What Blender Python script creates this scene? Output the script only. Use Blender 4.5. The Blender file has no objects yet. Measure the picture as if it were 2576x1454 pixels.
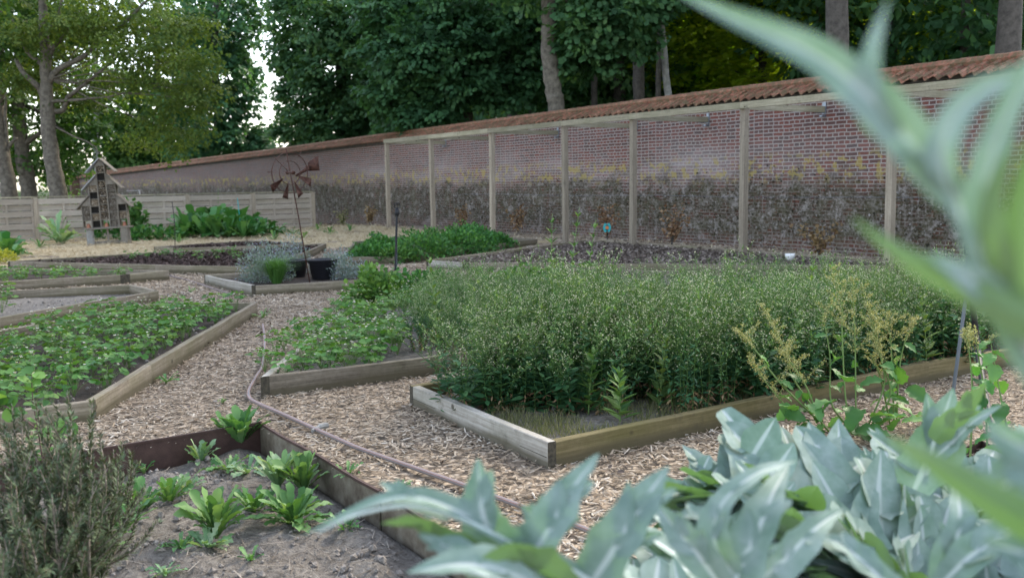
import bpy, math, random
import numpy as np
from mathutils import Vector, Matrix, noise
from mathutils.geometry import delaunay_2d_cdt
random.seed(7); rng = np.random.default_rng(11)
C = bpy.context.scene.collection
S = bpy.context.scene
# ------------------------------------------------------------------ camera, light, exposure
F_PX, CX, CY, EYE = 2500.0, 1288.0, 727.0, 1.3
pitch, roll = math.radians(6.19), math.radians(0.8)
FW = np.array([0, math.cos(pitch), -math.sin(pitch)])
r0 = np.array([1.0, 0, 0]); u0 = np.array([0, math.sin(pitch), math.cos(pitch)])
RT = math.cos(roll)*r0 - math.sin(roll)*u0
UP = math.sin(roll)*r0 + math.cos(roll)*u0
cam = bpy.data.cameras.new('camera'); co = bpy.data.objects.new('camera', cam); C.objects.link(co)
co.matrix_world = Matrix(((RT[0], UP[0], -FW[0], 0), (RT[1], UP[1], -FW[1], 0), (RT[2], UP[2], -FW[2], EYE), (0, 0, 0, 1)))
cam.sensor_width = 36; cam.lens = 36*F_PX/2576; cam.clip_start = 0.05; cam.clip_end = 800
cam.dof.use_dof = True; cam.dof.focus_distance = 5.6; cam.dof.aperture_fstop = 3.6
S.camera = co
SUN_EL, SUN_AZ = math.radians(36), math.radians(38)      # azimuth from +Y towards +X
w = bpy.data.worlds.new('World'); S.world = w; w.use_nodes = True
nt = w.node_tree; nt.nodes.clear()
sky = nt.nodes.new('ShaderNodeTexSky'); sky.sky_type = 'NISHITA'; sky.sun_disc = False
sky.sun_elevation = SUN_EL; sky.sun_rotation = SUN_AZ; sky.air_density = 1.0; sky.dust_density = 1.5; sky.ozone_density = 0.4
bg = nt.nodes.new('ShaderNodeBackground'); bg.inputs[1].default_value = 0.15
out = nt.nodes.new('ShaderNodeOutputWorld')
hs = nt.nodes.new('ShaderNodeHueSaturation'); hs.inputs['Saturation'].default_value = .62
nt.links.new(sky.outputs[0], hs.inputs['Color']); nt.links.new(hs.outputs[0], bg.inputs[0]); nt.links.new(bg.outputs[0], out.inputs[0])
sl = bpy.data.lights.new('sun', 'SUN'); sl.energy = 1.3; sl.angle = math.radians(10); sl.color = (1, .88, .68)
so = bpy.data.objects.new('sun', sl); C.objects.link(so)
sd = Vector((math.sin(SUN_AZ)*math.cos(SUN_EL), math.cos(SUN_AZ)*math.cos(SUN_EL), math.sin(SUN_EL)))
so.rotation_euler = sd.to_track_quat('Z', 'Y').to_euler()
S.view_settings.view_transform = 'Standard'; S.view_settings.look = 'None'; S.view_settings.gamma = 1
S.view_settings.exposure = 1.97
S.render.engine = 'CYCLES'; S.cycles.max_bounces = 6; S.cycles.diffuse_bounces = 4; S.cycles.transmission_bounces = 3
S.cycles.use_denoising = True

def G(u, v, z=0.0):
    a = (u-CX)/F_PX; b = -(v-CY)/F_PX; d = FW+a*RT+b*UP; t = (z-EYE)/d[2]
    return (d[0]*t, d[1]*t)
def RY(u, v, Y):
    a = (u-CX)/F_PX; b = -(v-CY)/F_PX; d = FW+a*RT+b*UP; t = Y/d[1]
    return np.array([d[0]*t, d[1]*t, EYE+d[2]*t])
def sst(a, b, x):
    t = min(1, max(0, (x-a)/(b-a))); return t*t*(3-2*t)
def gz(x, y): return -0.3*sst(29, 37, y)
# ------------------------------------------------------------------ materials
def mat(name):
    m = bpy.data.materials.new(name); m.use_nodes = True; n = m.node_tree.nodes; n.clear()
    o = n.new('ShaderNodeOutputMaterial'); p = n.new('ShaderNodeBsdfPrincipled'); m.node_tree.links.new(p.outputs[0], o.inputs[0])
    return m, m.node_tree, p, o
def N(t, typ, **k):
    n = t.nodes.new(typ)
    for a, b in k.items():
        if a[0] == 'i' and a[1:].isdigit(): n.inputs[int(a[1:])].default_value = b
        else: setattr(n, a, b)
    return n
def L(t, a, b): t.links.new(a, b)
def ramp(t, fac, stops):
    r = N(t, 'ShaderNodeValToRGB'); e = r.color_ramp.elements
    while len(e) > 1: e.remove(e[-1])
    e[0].position = stops[0][0]; e[0].color = (*stops[0][1], 1)
    for p, c in stops[1:]:
        q = e.new(p); q.color = (*c, 1)
    L(t, fac, r.inputs[0]); return r
def noi(t, vec, scale, detail=4, rough=.55, stretch=None):
    if stretch:
        mp = N(t, 'ShaderNodeMapping'); mp.inputs['Scale'].default_value = stretch; L(t, vec, mp.inputs[0]); vec = mp.outputs[0]
    n = N(t, 'ShaderNodeTexNoise'); n.inputs['Scale'].default_value = scale; n.inputs['Detail'].default_value = detail; n.inputs['Roughness'].default_value = rough
    L(t, vec, n.inputs['Vector']); return n.outputs['Fac']
def mix(t, fac, a, b, mode='MIX'):
    m = N(t, 'ShaderNodeMix', data_type='RGBA', blend_type=mode)
    for s, i in ((fac, 0), (a, 6), (b, 7)):
        if hasattr(s, 'is_output'): L(t, s, m.inputs[i])
        elif i == 0: m.inputs[0].default_value = s
        else: m.inputs[i].default_value = (*s, 1)
    return m.outputs[2]
def math_(t, op, a, b=0.0, clamp=False):
    m = N(t, 'ShaderNodeMath', operation=op, use_clamp=clamp)
    for s, i in ((a, 0), (b, 1)):
        if hasattr(s, 'is_output'): L(t, s, m.inputs[i])
        else: m.inputs[i].default_value = s
    return m.outputs[0]
def bump(t, p, h, strength, dist=.01):
    b = N(t, 'ShaderNodeBump'); b.inputs['Strength'].default_value = strength; b.inputs['Distance'].default_value = dist
    L(t, h, b.inputs['Height']); L(t, b.outputs[0], p.inputs['Normal'])
def var(t): return N(t, 'ShaderNodeAttribute', attribute_name='var').outputs['Fac']
def leafmat(name, stops, trans=.35, rough=.55, tcol=1.5, spec=.22):
    m, t, p, o = mat(name); r = ramp(t, var(t), stops)
    c = mix(t, noi(t, N(t, 'ShaderNodeNewGeometry').outputs['Position'], 1.3, 2), r.outputs[0], (0, 0, 0))
    c = mix(t, .85, c, r.outputs[0])
    oi = N(t, 'ShaderNodeObjectInfo'); h = N(t, 'ShaderNodeHueSaturation')
    L(t, math_(t, 'MULTIPLY_ADD', oi.outputs['Random'], .05), h.inputs['Hue'])
    h.inputs['Hue'].default_value = .5
    hm = N(t, 'ShaderNodeMath', operation='MULTIPLY_ADD'); L(t, oi.outputs['Random'], hm.inputs[0]); hm.inputs[1].default_value = .03; hm.inputs[2].default_value = .485
    L(t, hm.outputs[0], h.inputs['Hue']); L(t, c, h.inputs['Color'])
    c = h.outputs[0]
    L(t, c, p.inputs['Base Color']); p.inputs['Roughness'].default_value = rough; p.inputs['Specular IOR Level'].default_value = spec
    tr = N(t, 'ShaderNodeBsdfTranslucent'); g = mix(t, 1.0, c, (tcol, tcol*.95, tcol*.35), 'MULTIPLY'); L(t, g, tr.inputs[0])
    ms = N(t, 'ShaderNodeMixShader', i0=trans); L(t, p.outputs[0], ms.inputs[1]); L(t, tr.outputs[0], ms.inputs[2]); L(t, ms.outputs[0], o.inputs[0])
    return m
def plain(name, c, rough=.6, metal=0, nz=0, nscale=20, c2=None):
    m, t, p, o = mat(name); p.inputs['Base Color'].default_value = (*c, 1); p.inputs['Roughness'].default_value = rough; p.inputs['Metallic'].default_value = metal
    if c2:
        tc = N(t, 'ShaderNodeTexCoord').outputs['Object']; f = noi(t, tc, nscale, 5, .65)
        r = ramp(t, f, [(.35, c), (.65, c2)]); L(t, r.outputs[0], p.inputs['Base Color'])
        if nz: bump(t, p, f, nz)
    return m
def varmat(name, stops, rough=.85, nscale=60, b=0):
    m, t, p, o = mat(name); r = ramp(t, var(t), stops)
    g = N(t, 'ShaderNodeNewGeometry').outputs['Position']; f = noi(t, g, nscale, 3)
    c = mix(t, math_(t, 'MULTIPLY', f, .5), r.outputs[0], (.03, .025, .02)); L(t, c, p.inputs['Base Color']); p.inputs['Roughness'].default_value = rough
    p.inputs['Specular IOR Level'].default_value = .2
    return m
def woodmat(name, light, dark, green=(.12, .12, .05), gamt=.5, axis='X', knots=True):
    m, t, p, o = mat(name); tc = N(t, 'ShaderNodeTexCoord').outputs['Object']; oi = N(t, 'ShaderNodeObjectInfo')
    off = N(t, 'ShaderNodeVectorMath', operation='ADD'); cmb = N(t, 'ShaderNodeCombineXYZ'); r7 = math_(t, 'MULTIPLY', oi.outputs['Random'], 37.0)
    for i in range(3): L(t, r7, cmb.inputs[i])
    L(t, tc, off.inputs[0]); L(t, cmb.outputs[0], off.inputs[1]); v = off.outputs[0]
    st = {'X': (.35, 9, 9), 'Z': (9, 9, .35), 'Y': (9, .35, 9)}[axis]
    g1 = noi(t, v, 6, 6, .7, st); g2 = noi(t, v, 1.4, 3, .6); g3 = noi(t, v, 28, 4, .7)
    f = math_(t, 'ADD', math_(t, 'MULTIPLY', g1, .75), math_(t, 'MULTIPLY', g3, .25))
    r = ramp(t, f, [(.36, dark), (.5, tuple((a+b)/2 for a, b in zip(light, dark))), (.62, light)])
    gm = ramp(t, g2, [(.42, (0, 0, 0)), (.68, (1, 1, 1))])
    c = mix(t, math_(t, 'MULTIPLY', gm.outputs[0], gamt), r.outputs[0], green)
    rv = N(t, 'ShaderNodeHueSaturation'); L(t, math_(t, 'MULTIPLY_ADD', oi.outputs['Random'], .35), rv.inputs['Value'])
    vm = N(t, 'ShaderNodeMath', operation='MULTIPLY_ADD'); L(t, oi.outputs['Random'], vm.inputs[0]); vm.inputs[1].default_value = .4; vm.inputs[2].default_value = .8
    L(t, vm.outputs[0], rv.inputs['Value']); L(t, c, rv.inputs['Color']); c = rv.outputs[0]
    if knots:
        vo = N(t, 'ShaderNodeTexVoronoi'); vo.inputs['Scale'].default_value = 3.2
        mp = N(t, 'ShaderNodeMapping'); mp.inputs['Scale'].default_value = (1, 1.2, 1.2); L(t, v, mp.inputs[0]); L(t, mp.outputs[0], vo.inputs['Vector'])
        k = ramp(t, vo.outputs['Distance'], [(.05, (1, 1, 1)), (.085, (0, 0, 0))])
        c = mix(t, math_(t, 'MULTIPLY', k.outputs[0], .8), c, (.035, .025, .015))
    dk = noi(t, v, 3.0, 5, .75); dr = ramp(t, dk, [(.28, (1, 1, 1)), (.4, (0, 0, 0))])
    c = mix(t, math_(t, 'MULTIPLY', dr.outputs[0], .15 if name.startswith('fence') else .55), c, (.05, .045, .035))
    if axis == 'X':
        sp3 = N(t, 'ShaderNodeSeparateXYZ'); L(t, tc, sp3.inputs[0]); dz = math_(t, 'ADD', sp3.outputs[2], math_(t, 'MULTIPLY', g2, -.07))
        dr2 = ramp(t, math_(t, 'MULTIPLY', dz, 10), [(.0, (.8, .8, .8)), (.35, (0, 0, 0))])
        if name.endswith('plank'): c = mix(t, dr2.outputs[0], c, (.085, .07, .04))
    L(t, c, p.inputs['Base Color']); p.inputs['Roughness'].default_value = .85; p.inputs['Specular IOR Level'].default_value = .25
    bump(t, p, f, .15 if name.startswith('fence') else .5, .006); return m
def groundmat(name, stops, scale=30, sc2=2.0, bstr=.7, bd=.02, dark=.4):
    m, t, p, o = mat(name); g = N(t, 'ShaderNodeNewGeometry').outputs['Position']
    f = noi(t, g, scale, 8, .7); f2 = noi(t, g, sc2, 4, .6); r = ramp(t, f, stops)
    c = mix(t, math_(t, 'MULTIPLY', f2, dark), r.outputs[0], tuple(x*.35 for x in stops[0][1])); L(t, c, p.inputs['Base Color'])
    p.inputs['Roughness'].default_value = .95; p.inputs['Specular IOR Level'].default_value = .15; bump(t, p, f, bstr, bd); return m
def chipground():
    m, t, p, o = mat('wood chip bed'); g = N(t, 'ShaderNodeNewGeometry').outputs['Position']
    mp = N(t, 'ShaderNodeMapping'); mp.inputs['Scale'].default_value = (1, 1, .2)
    wr = N(t, 'ShaderNodeTexNoise'); wr.inputs['Scale'].default_value = 9; L(t, g, wr.inputs['Vector'])
    ad = N(t, 'ShaderNodeVectorMath', operation='MULTIPLY_ADD'); L(t, wr.outputs['Color'], ad.inputs[0]); ad.inputs[1].default_value = (.12, .12, 0); L(t, g, ad.inputs[2])
    vo = N(t, 'ShaderNodeTexVoronoi'); vo.inputs['Scale'].default_value = 42; L(t, ad.outputs[0], vo.inputs['Vector'])
    sep = N(t, 'ShaderNodeSeparateColor'); L(t, vo.outputs['Color'], sep.inputs[0])
    r = ramp(t, sep.outputs[0], [(0, (.07, .05, .033)), (.35, (.19, .14, .095)), (.7, (.36, .275, .19)), (1, (.54, .45, .35))])
    e = ramp(t, vo.outputs['Distance'], [(.35, (1, 1, 1)), (.8, (.35, .35, .35))]); c = mix(t, 1, r.outputs[0], e.outputs[0], 'MULTIPLY')
    L(t, c, p.inputs['Base Color']); p.inputs['Roughness'].default_value = .95; bump(t, p, sep.outputs[1], .8, .02); return m
M = {}
M['bark'] = plain('bark grey', (.065, .055, .042), .9, 0, .8, 9, (.165, .145, .115))
M['barkpale'] = plain('bark pale', (.17, .165, .15), .9, 0, .6, 7, (.33, .32, .30))
M['barkdark'] = plain('bark dark', (.045, .038, .032), .9, 0, .8, 9, (.10, .088, .075))
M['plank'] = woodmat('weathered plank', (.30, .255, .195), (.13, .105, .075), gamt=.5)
M['plankwhite'] = woodmat('pale grey plank', (.44, .41, .36), (.24, .215, .18), (.16, .16, .10), .35)  # on left bed planks the skylight from the left is in this colour
M['plankolive'] = woodmat('shaded olive plank', (.20, .16, .085), (.10, .08, .035), (.11, .10, .03), .6)  # olive timber, darkened for the side turned away from the skylight
M['endgrain'] = plain('dark end grain', (.035, .03, .02), .9, 0, .5, 40, (.09, .075, .05))
M['post'] = woodmat('post timber', (.40, .34, .265), (.22, .18, .135), (.20, .175, .12), .25, 'Z')
M['beam'] = woodmat('beam timber', (.38, .34, .25), (.20, .175, .12), (.17, .165, .09), .45, 'X')
M['fence'] = woodmat('fence board', (.46, .40, .335), (.29, .245, .20), (.24, .23, .17), .4, 'X', False)
M['hotel'] = woodmat('hotel wood', (.23, .205, .175), (.115, .10, .082), (.14, .13, .09), .3, 'Z', False)
M['greywood'] = plain('grey roof board', (.20, .20, .21), .8, 0, .4, 20, (.38, .39, .41))
M['steel'] = plain('rusted steel', (.050, .026, .020), .75, .2, .3, 14, (.085, .046, .036))
M['steelin'] = plain('rusted steel with lime bloom', (.10, .075, .05), .85, .1, .3, 9, (.23, .20, .15))
M['rust'] = plain('rust brown', (.045, .018, .012), .7, .4, .3, 30, (.10, .042, .028))
M['black'] = plain('black plastic', (.012, .012, .015), .65)
M['pot'] = plain('black pot plastic', (.013, .013, .018), .5, 0, .05, 20, (.02, .02, .026))
M['tubegrey'] = plain('grey tube', (.13, .15, .175), .5)
M['galv'] = plain('galvanised steel', (.28, .31, .36), .45, .7)
M['slate'] = plain('slate', (.03, .033, .042), .7); M['chalk'] = plain('chalk', (.6, .6, .6), .9)
M['white'] = plain('white ceramic', (.8, .8, .78), .4)
M['turq'] = plain('turquoise', (.03, .38, .40), .6); M['orange'] = plain('orange', (.6, .18, .04), .6)
M['terra'] = plain('terracotta', (.32, .12, .07), .85, 0, .2, 20, (.42, .19, .12))
M['void'] = plain('dark cavity', (.012, .01, .008), 1)
M['reed'] = plain('reed ends', (.05, .04, .03), .9, 0, .9, 55, (.42, .35, .25))
M['twigfill'] = plain('twig fill', (.04, .035, .03), .9, 0, .9, 34, (.24, .22, .20))
M['wool'] = plain('pale fill', (.20, .17, .13), .9, 0, .6, 25, (.34, .29, .23))
M['soil'] = groundmat('grey garden soil', [(.3, (.11, .094, .08)), (.5, (.25, .225, .197)), (.7, (.38, .35, .31))], 30, 3, 1.0, .03)
M['soildark'] = groundmat('dark soil', [(.3, (.035, .027, .022)), (.55, (.085, .068, .058)), (.75, (.15, .125, .11))], 30, 3)
M['straw'] = groundmat('straw layer', [(.3, (.28, .20, .11)), (.5, (.56, .45, .28)), (.7, (.72, .62, .42))], 16, .9, .9, .04)
M['far'] = groundmat('woodland floor', [(.3, (.02, .03, .012)), (.6, (.05, .07, .025)), (.8, (.09, .11, .04))], 3, .4)
M['chipbed'] = chipground()
M['chip'] = varmat('wood chip', [(0, (.08, .058, .038)), (.2, (.23, .17, .115)), (.55, (.43, .335, .235)), (.85, (.60, .50, .385)), (1, (.75, .67, .56))], .85, 90)
M['strawbit'] = varmat('straw stalk', [(0, (.34, .25, .13)), (.5, (.64, .52, .32)), (1, (.80, .70, .50))])
M['mulch'] = varmat('bark mulch', [(0, (.035, .02, .018)), (.6, (.11, .07, .06)), (1, (.28, .21, .18))])
M['litter'] = varmat('dry leaf litter', [(0, (.08, .06, .05)), (.5, (.20, .155, .13)), (1, (.42, .36, .31))])
M['twig'] = varmat('dry twig', [(0, (.12, .095, .07)), (.5, (.28, .235, .19)), (1, (.45, .40, .34))])
M['clod'] = plain('soil clod', (.15, .13, .112), 1, 0, .8, 40, (.31, .28, .25))
M['creeper'] = varmat('creeper residue', [(0, (.02, .018, .009)), (.35, (.07, .065, .032)), (.6, (.20, .175, .15)), (.8, (.30, .275, .255)), (1, (.44, .41, .39))], .95, 30)
M['maple'] = leafmat('maple leaf', [(0, (.03, .085, .04)), (.6, (.075, .18, .075)), (1, (.16, .30, .11))])
M['mapleblue'] = leafmat('dark maple leaf', [(0, (.028, .078, .036)), (.6, (.062, .16, .066)), (1, (.125, .26, .10))])
M['lightleaf'] = leafmat('yellow green leaf', [(0, (.05, .10, .025)), (.5, (.10, .165, .04)), (1, (.19, .25, .06))], .4)
M['midleaf'] = leafmat('mid green leaf', [(0, (.035, .09, .025)), (.6, (.07, .16, .04)), (1, (.13, .23, .06))], .4)
M['woodleaf'] = leafmat('sunlit wood leaf', [(0, (.08, .15, .015)), (.6, (.19, .30, .03)), (1, (.32, .40, .05))], .6, tcol=2.4)  # sun glow of the far wood put into a brighter, yellower leaf colour
M['herb'] = leafmat('herb leaf', [(0, (.05, .12, .04)), (.5, (.11, .215, .062)), (1, (.22, .34, .105))], .25)
M['herblow'] = leafmat('lance leaf', [(0, (.025, .08, .035)), (.6, (.055, .15, .06)), (1, (.12, .25, .10))], .2)
M['bud'] = plain('cream bud', (.52, .52, .34), .8)
M['dryleaf'] = leafmat('dry brown leaf', [(0, (.16, .09, .05)), (.6, (.30, .19, .105)), (1, (.46, .33, .20))], .3, tcol=1.0)
M['straw_leaf'] = leafmat('strawberry leaf', [(0, (.05, .135, .035)), (.6, (.10, .23, .05)), (1, (.19, .34, .09))], .3)
M['petal'] = plain('white petal', (.8, .8, .76), .7); M['yellow'] = plain('yellow centre', (.5, .35, .03), .8)
M['stem'] = plain('green stem', (.14, .22, .06), .7); M['redstem'] = plain('purple stem', (.10, .05, .05), .7)
M['chic'] = leafmat('chicory leaf', [(0, (.06, .16, .05)), (.6, (.11, .25, .075)), (1, (.22, .37, .15))], .25, .5)
M['chicpale'] = leafmat('frosted chicory leaf', [(0, (.12, .24, .11)), (.6, (.22, .36, .19)), (1, (.38, .48, .30))], .25, .5)
M['rosem'] = leafmat('rosemary needle', [(0, (.075, .075, .04)), (.35, (.065, .10, .055)), (1, (.13, .19, .11))], .15)
M['roswood'] = plain('rosemary wood', (.12, .095, .07), .9, 0, .7, 40, (.33, .28, .23))
M['shrub'] = leafmat('mint leaf', [(0, (.035, .11, .03)), (.6, (.07, .20, .05)), (1, (.14, .31, .08))], .25)
M['rhub'] = leafmat('broad leaf', [(0, (.04, .13, .035)), (.6, (.08, .22, .06)), (1, (.16, .31, .12))], .25, .4)
M['silver'] = leafmat('silver leaf', [(0, (.14, .20, .16)), (.6, (.22, .29, .25)), (1, (.35, .40, .38))], .15)
M['lav'] = plain('pale blue flower', (.28, .30, .38), .8)
M['sedge'] = leafmat('grass blade', [(0, (.06, .16, .035)), (1, (.13, .28, .07))], .3)
M['drygrass'] = leafmat('dry grass', [(0, (.12, .15, .05)), (.6, (.24, .24, .12)), (1, (.40, .36, .22))], .3)
M['yelplant'] = leafmat('yellow leaf', [(0, (.25, .30, .03)), (1, (.48, .48, .08))], .3)
M['seed'] = leafmat('seed head', [(0, (.22, .22, .08)), (.6, (.38, .37, .17)), (1, (.50, .49, .26))], .2)
M['sorrel'] = leafmat('sorrel leaf', [(0, (.05, .15, .045)), (.6, (.09, .25, .07)), (1, (.17, .36, .12))], .3)
def cardoon():
    m, t, p, o = mat('cardoon leaf'); g = N(t, 'ShaderNodeTexCoord').outputs['Object']
    n1 = noi(t, g, 26, 5, .6); n2 = noi(t, g, 7, 2)
    r = ramp(t, math_(t, 'ADD', math_(t, 'MULTIPLY', n1, .6), math_(t, 'MULTIPLY', n2, .4)), [(.33, (.12, .20, .17)), (.5, (.22, .31, .275)), (.68, (.34, .42, .40))])
    vr = ramp(t, var(t), [(.0, (0, 0, 0)), (.75, (.1, .1, .1)), (1, (1, 1, 1))])
    top = mix(t, vr.outputs[0], r.outputs[0], (.54, .60, .585))
    br = ramp(t, noi(t, g, 11, 6, .8), [(.70, (0, 0, 0)), (.75, (1, 1, 1))]); top = mix(t, br.outputs[0], top, (.22, .15, .07))
    und = ramp(t, n2, [(.3, (.12, .21, .07)), (.7, (.19, .28, .13))])
    bf = N(t, 'ShaderNodeNewGeometry').outputs['Backfacing']; c = mix(t, bf, top, und.outputs[0])
    L(t, c, p.inputs['Base Color']); p.inputs['Roughness'].default_value = .7; p.inputs['Specular IOR Level'].default_value = .25
    p.inputs['Sheen Weight'].default_value = .15
    tr = N(t, 'ShaderNodeBsdfTranslucent', i0=(.12, .26, .04, 1)); ms = N(t, 'ShaderNodeMixShader', i0=.22)
    L(t, p.outputs[0], ms.inputs[1]); L(t, tr.outputs[0], ms.inputs[2]); L(t, ms.outputs[0], o.inputs[0]); bump(t, p, n1, .25, .004)
    return m
M['cardoon'] = cardoon(); M['rib'] = plain('cardoon rib', (.42, .50, .47), .7, 0, .2, 30, (.55, .61, .58))
def brick():
    m, t, p, o = mat('old brick'); uv = N(t, 'ShaderNodeUVMap').outputs[0]
    sep = N(t, 'ShaderNodeSeparateXYZ'); L(t, uv, sep.inputs[0]); z = sep.outputs[1]
    wob = N(t, 'ShaderNodeTexNoise'); wob.inputs['Scale'].default_value = 3.0; wob.inputs['Detail'].default_value = 5; L(t, uv, wob.inputs['Vector'])
    ad = N(t, 'ShaderNodeVectorMath', operation='MULTIPLY_ADD'); L(t, wob.outputs['Color'], ad.inputs[0]); ad.inputs[1].default_value = (.05, .034, 0); L(t, uv, ad.inputs[2])
    b = N(t, 'ShaderNodeTexBrick'); L(t, ad.outputs[0], b.inputs['Vector']); b.offset = .5; b.squash = .52; b.squash_frequency = 2
    b.inputs['Scale'].default_value = 1; b.inputs['Brick Width'].default_value = .235; b.inputs['Row Height'].default_value = .066
    b.inputs['Mortar Size'].default_value = .0105; b.inputs['Mortar Smooth'].default_value = .25; b.inputs['Bias'].default_value = -.1
    b.inputs['Color1'].default_value = (.185, .058, .042, 1); b.inputs['Color2'].default_value = (.07, .048, .046, 1); b.inputs['Mortar'].default_value = (.38, .34, .31, 1)
    big = noi(t, uv, .55, 3, .55, (.3, 1.3, 1)); med = noi(t, uv, 4, 6, .7); fine = noi(t, uv, 17, 8, .82); pat = noi(t, uv, 1.6, 5, .65, (.28, 1.2, 1))
    c = mix(t, math_(t, 'MULTIPLY', fine, .22), b.outputs['Color'], (.16, .11, .10))
    # lime bloom band
    band = ramp(t, math_(t, 'MULTIPLY', z, .3333), [(.36, (0, 0, 0)), (.46, (1, 1, 1)), (.58, (.9, .9, .9)), (.72, (.25, .25, .25)), (1, (.1, .1, .1))])
    bl = math_(t, 'MULTIPLY', band.outputs[0], ramp(t, math_(t, 'ADD', math_(t, 'MULTIPLY', pat, .6), math_(t, 'MULTIPLY', big, .4)), [(.42, (.08, .08, .08)), (.64, (.68, .68, .68))]).outputs[0])
    fr2 = ramp(t, math_(t, 'MULTIPLY', sep.outputs[0], .02), [(0, (.35, .35, .35)), (.05, (.9, .9, .9)), (.36, (.8, .8, .8)), (.6, (.35, .35, .35))])
    bl = math_(t, 'MULTIPLY', bl, fr2.outputs[0]); c = mix(t, bl, c, (.45, .41, .40))
    dk2 = ramp(t, math_(t, 'MULTIPLY', sep.outputs[0], .02), [(.25, (0, 0, 0)), (.60, (.35, .35, .35))]); c = mix(t, dk2.outputs[0], c, (.15, .12, .11))
    # dirty crusted lower half
    zz = math_(t, 'ADD', z, math_(t, 'MULTIPLY', math_(t, 'SUBTRACT', noi(t, uv, 2.2, 6, .7, (.6, 1, 1)), .5), 2.0))
    low = ramp(t, math_(t, 'MULTIPLY', zz, .5), [(.52, (1, 1, 1)), (.74, (0, 0, 0))])
    vo = N(t, 'ShaderNodeTexVoronoi'); vo.inputs['Scale'].default_value = 13; L(t, ad.outputs[0], vo.inputs['Vector'])
    crust = ramp(t, math_(t, 'ADD', math_(t, 'MULTIPLY', fine, .55), math_(t, 'MULTIPLY', med, .45)), [(.42, (.014, .012, .007)), (.475, (.05, .044, .025)), (.52, (.15, .13, .11)), (.57, (.31, .28, .26))])
    moss = ramp(t, noi(t, uv, 2.2, 6, .7), [(.45, (0, 0, 0)), (.6, (1, 1, 1))])
    crc = mix(t, math_(t, 'MULTIPLY', moss.outputs[0], .55), crust.outputs[0], (.05, .05, .016))
    lf = math_(t, 'MULTIPLY', low.outputs[0], ramp(t, med, [(.36, (.35, .35, .35)), (.5, (.95, .95, .95))]).outputs[0])
    foot = ramp(t, z, [(.08, (.6, .6, .6)), (.35, (1, 1, 1))]); lf = math_(t, 'MULTIPLY', lf, foot.outputs[0])
    c = mix(t, lf, c, crc)
    # yellow lichen
    lb = ramp(t, math_(t, 'MULTIPLY', z, .5), [(.58, (0, 0, 0)), (.68, (1, 1, 1)), (.80, (1, 1, 1)), (.88, (0, 0, 0))])
    ln = ramp(t, noi(t, uv, 5.5, 3, .6), [(.53, (0, 0, 0)), (.58, (1, 1, 1))])
    c = mix(t, math_(t, 'MULTIPLY', math_(t, 'MULTIPLY', lb.outputs[0], ln.outputs[0]), .65), c, (.38, .30, .09))
    L(t, c, p.inputs['Base Color']); p.inputs['Roughness'].default_value = .93; p.inputs['Specular IOR Level'].default_value = .15
    h = math_(t, 'ADD', math_(t, 'MULTIPLY', b.outputs['Fac'], -.6), math_(t, 'MULTIPLY', fine, .7)); bump(t, p, h, .7, .018); return m
M['brick'] = brick()
def tile():
    m, t, p, o = mat('clay tile'); g = N(t, 'ShaderNodeNewGeometry').outputs['Position']
    f = noi(t, g, 4, 6, .7); f2 = noi(t, g, 13, 6, .75)
    r = ramp(t, f, [(.3, (.18, .065, .04)), (.5, (.32, .125, .075)), (.7, (.42, .22, .145))])
    k = ramp(t, f2, [(.44, (0, 0, 0)), (.54, (1, 1, 1))])
    tv = ramp(t, var(t), [(0, (.45, .40, .40)), (.5, (.85, .85, .85)), (1, (1, 1, 1))]); r2 = mix(t, 1.0, r.outputs[0], tv.outputs[0], 'MULTIPLY')
    c = mix(t, math_(t, 'MULTIPLY', k.outputs[0], .8), r2, (.10, .085, .04))
    L(t, c, p.inputs['Base Color']); p.inputs['Roughness'].default_value = .85; bump(t, p, f2, .6, .01); return m
M['tile'] = tile()
LEAFY = {'maple', 'mapleblue', 'lightleaf', 'midleaf', 'woodleaf', 'herb', 'herblow', 'straw_leaf', 'chic', 'chicpale', 'rosem', 'shrub', 'rhub', 'silver', 'sorrel', 'cardoon', 'bud', 'rust', 'black', 'hose', 'roswood', 'stem'}
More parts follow.
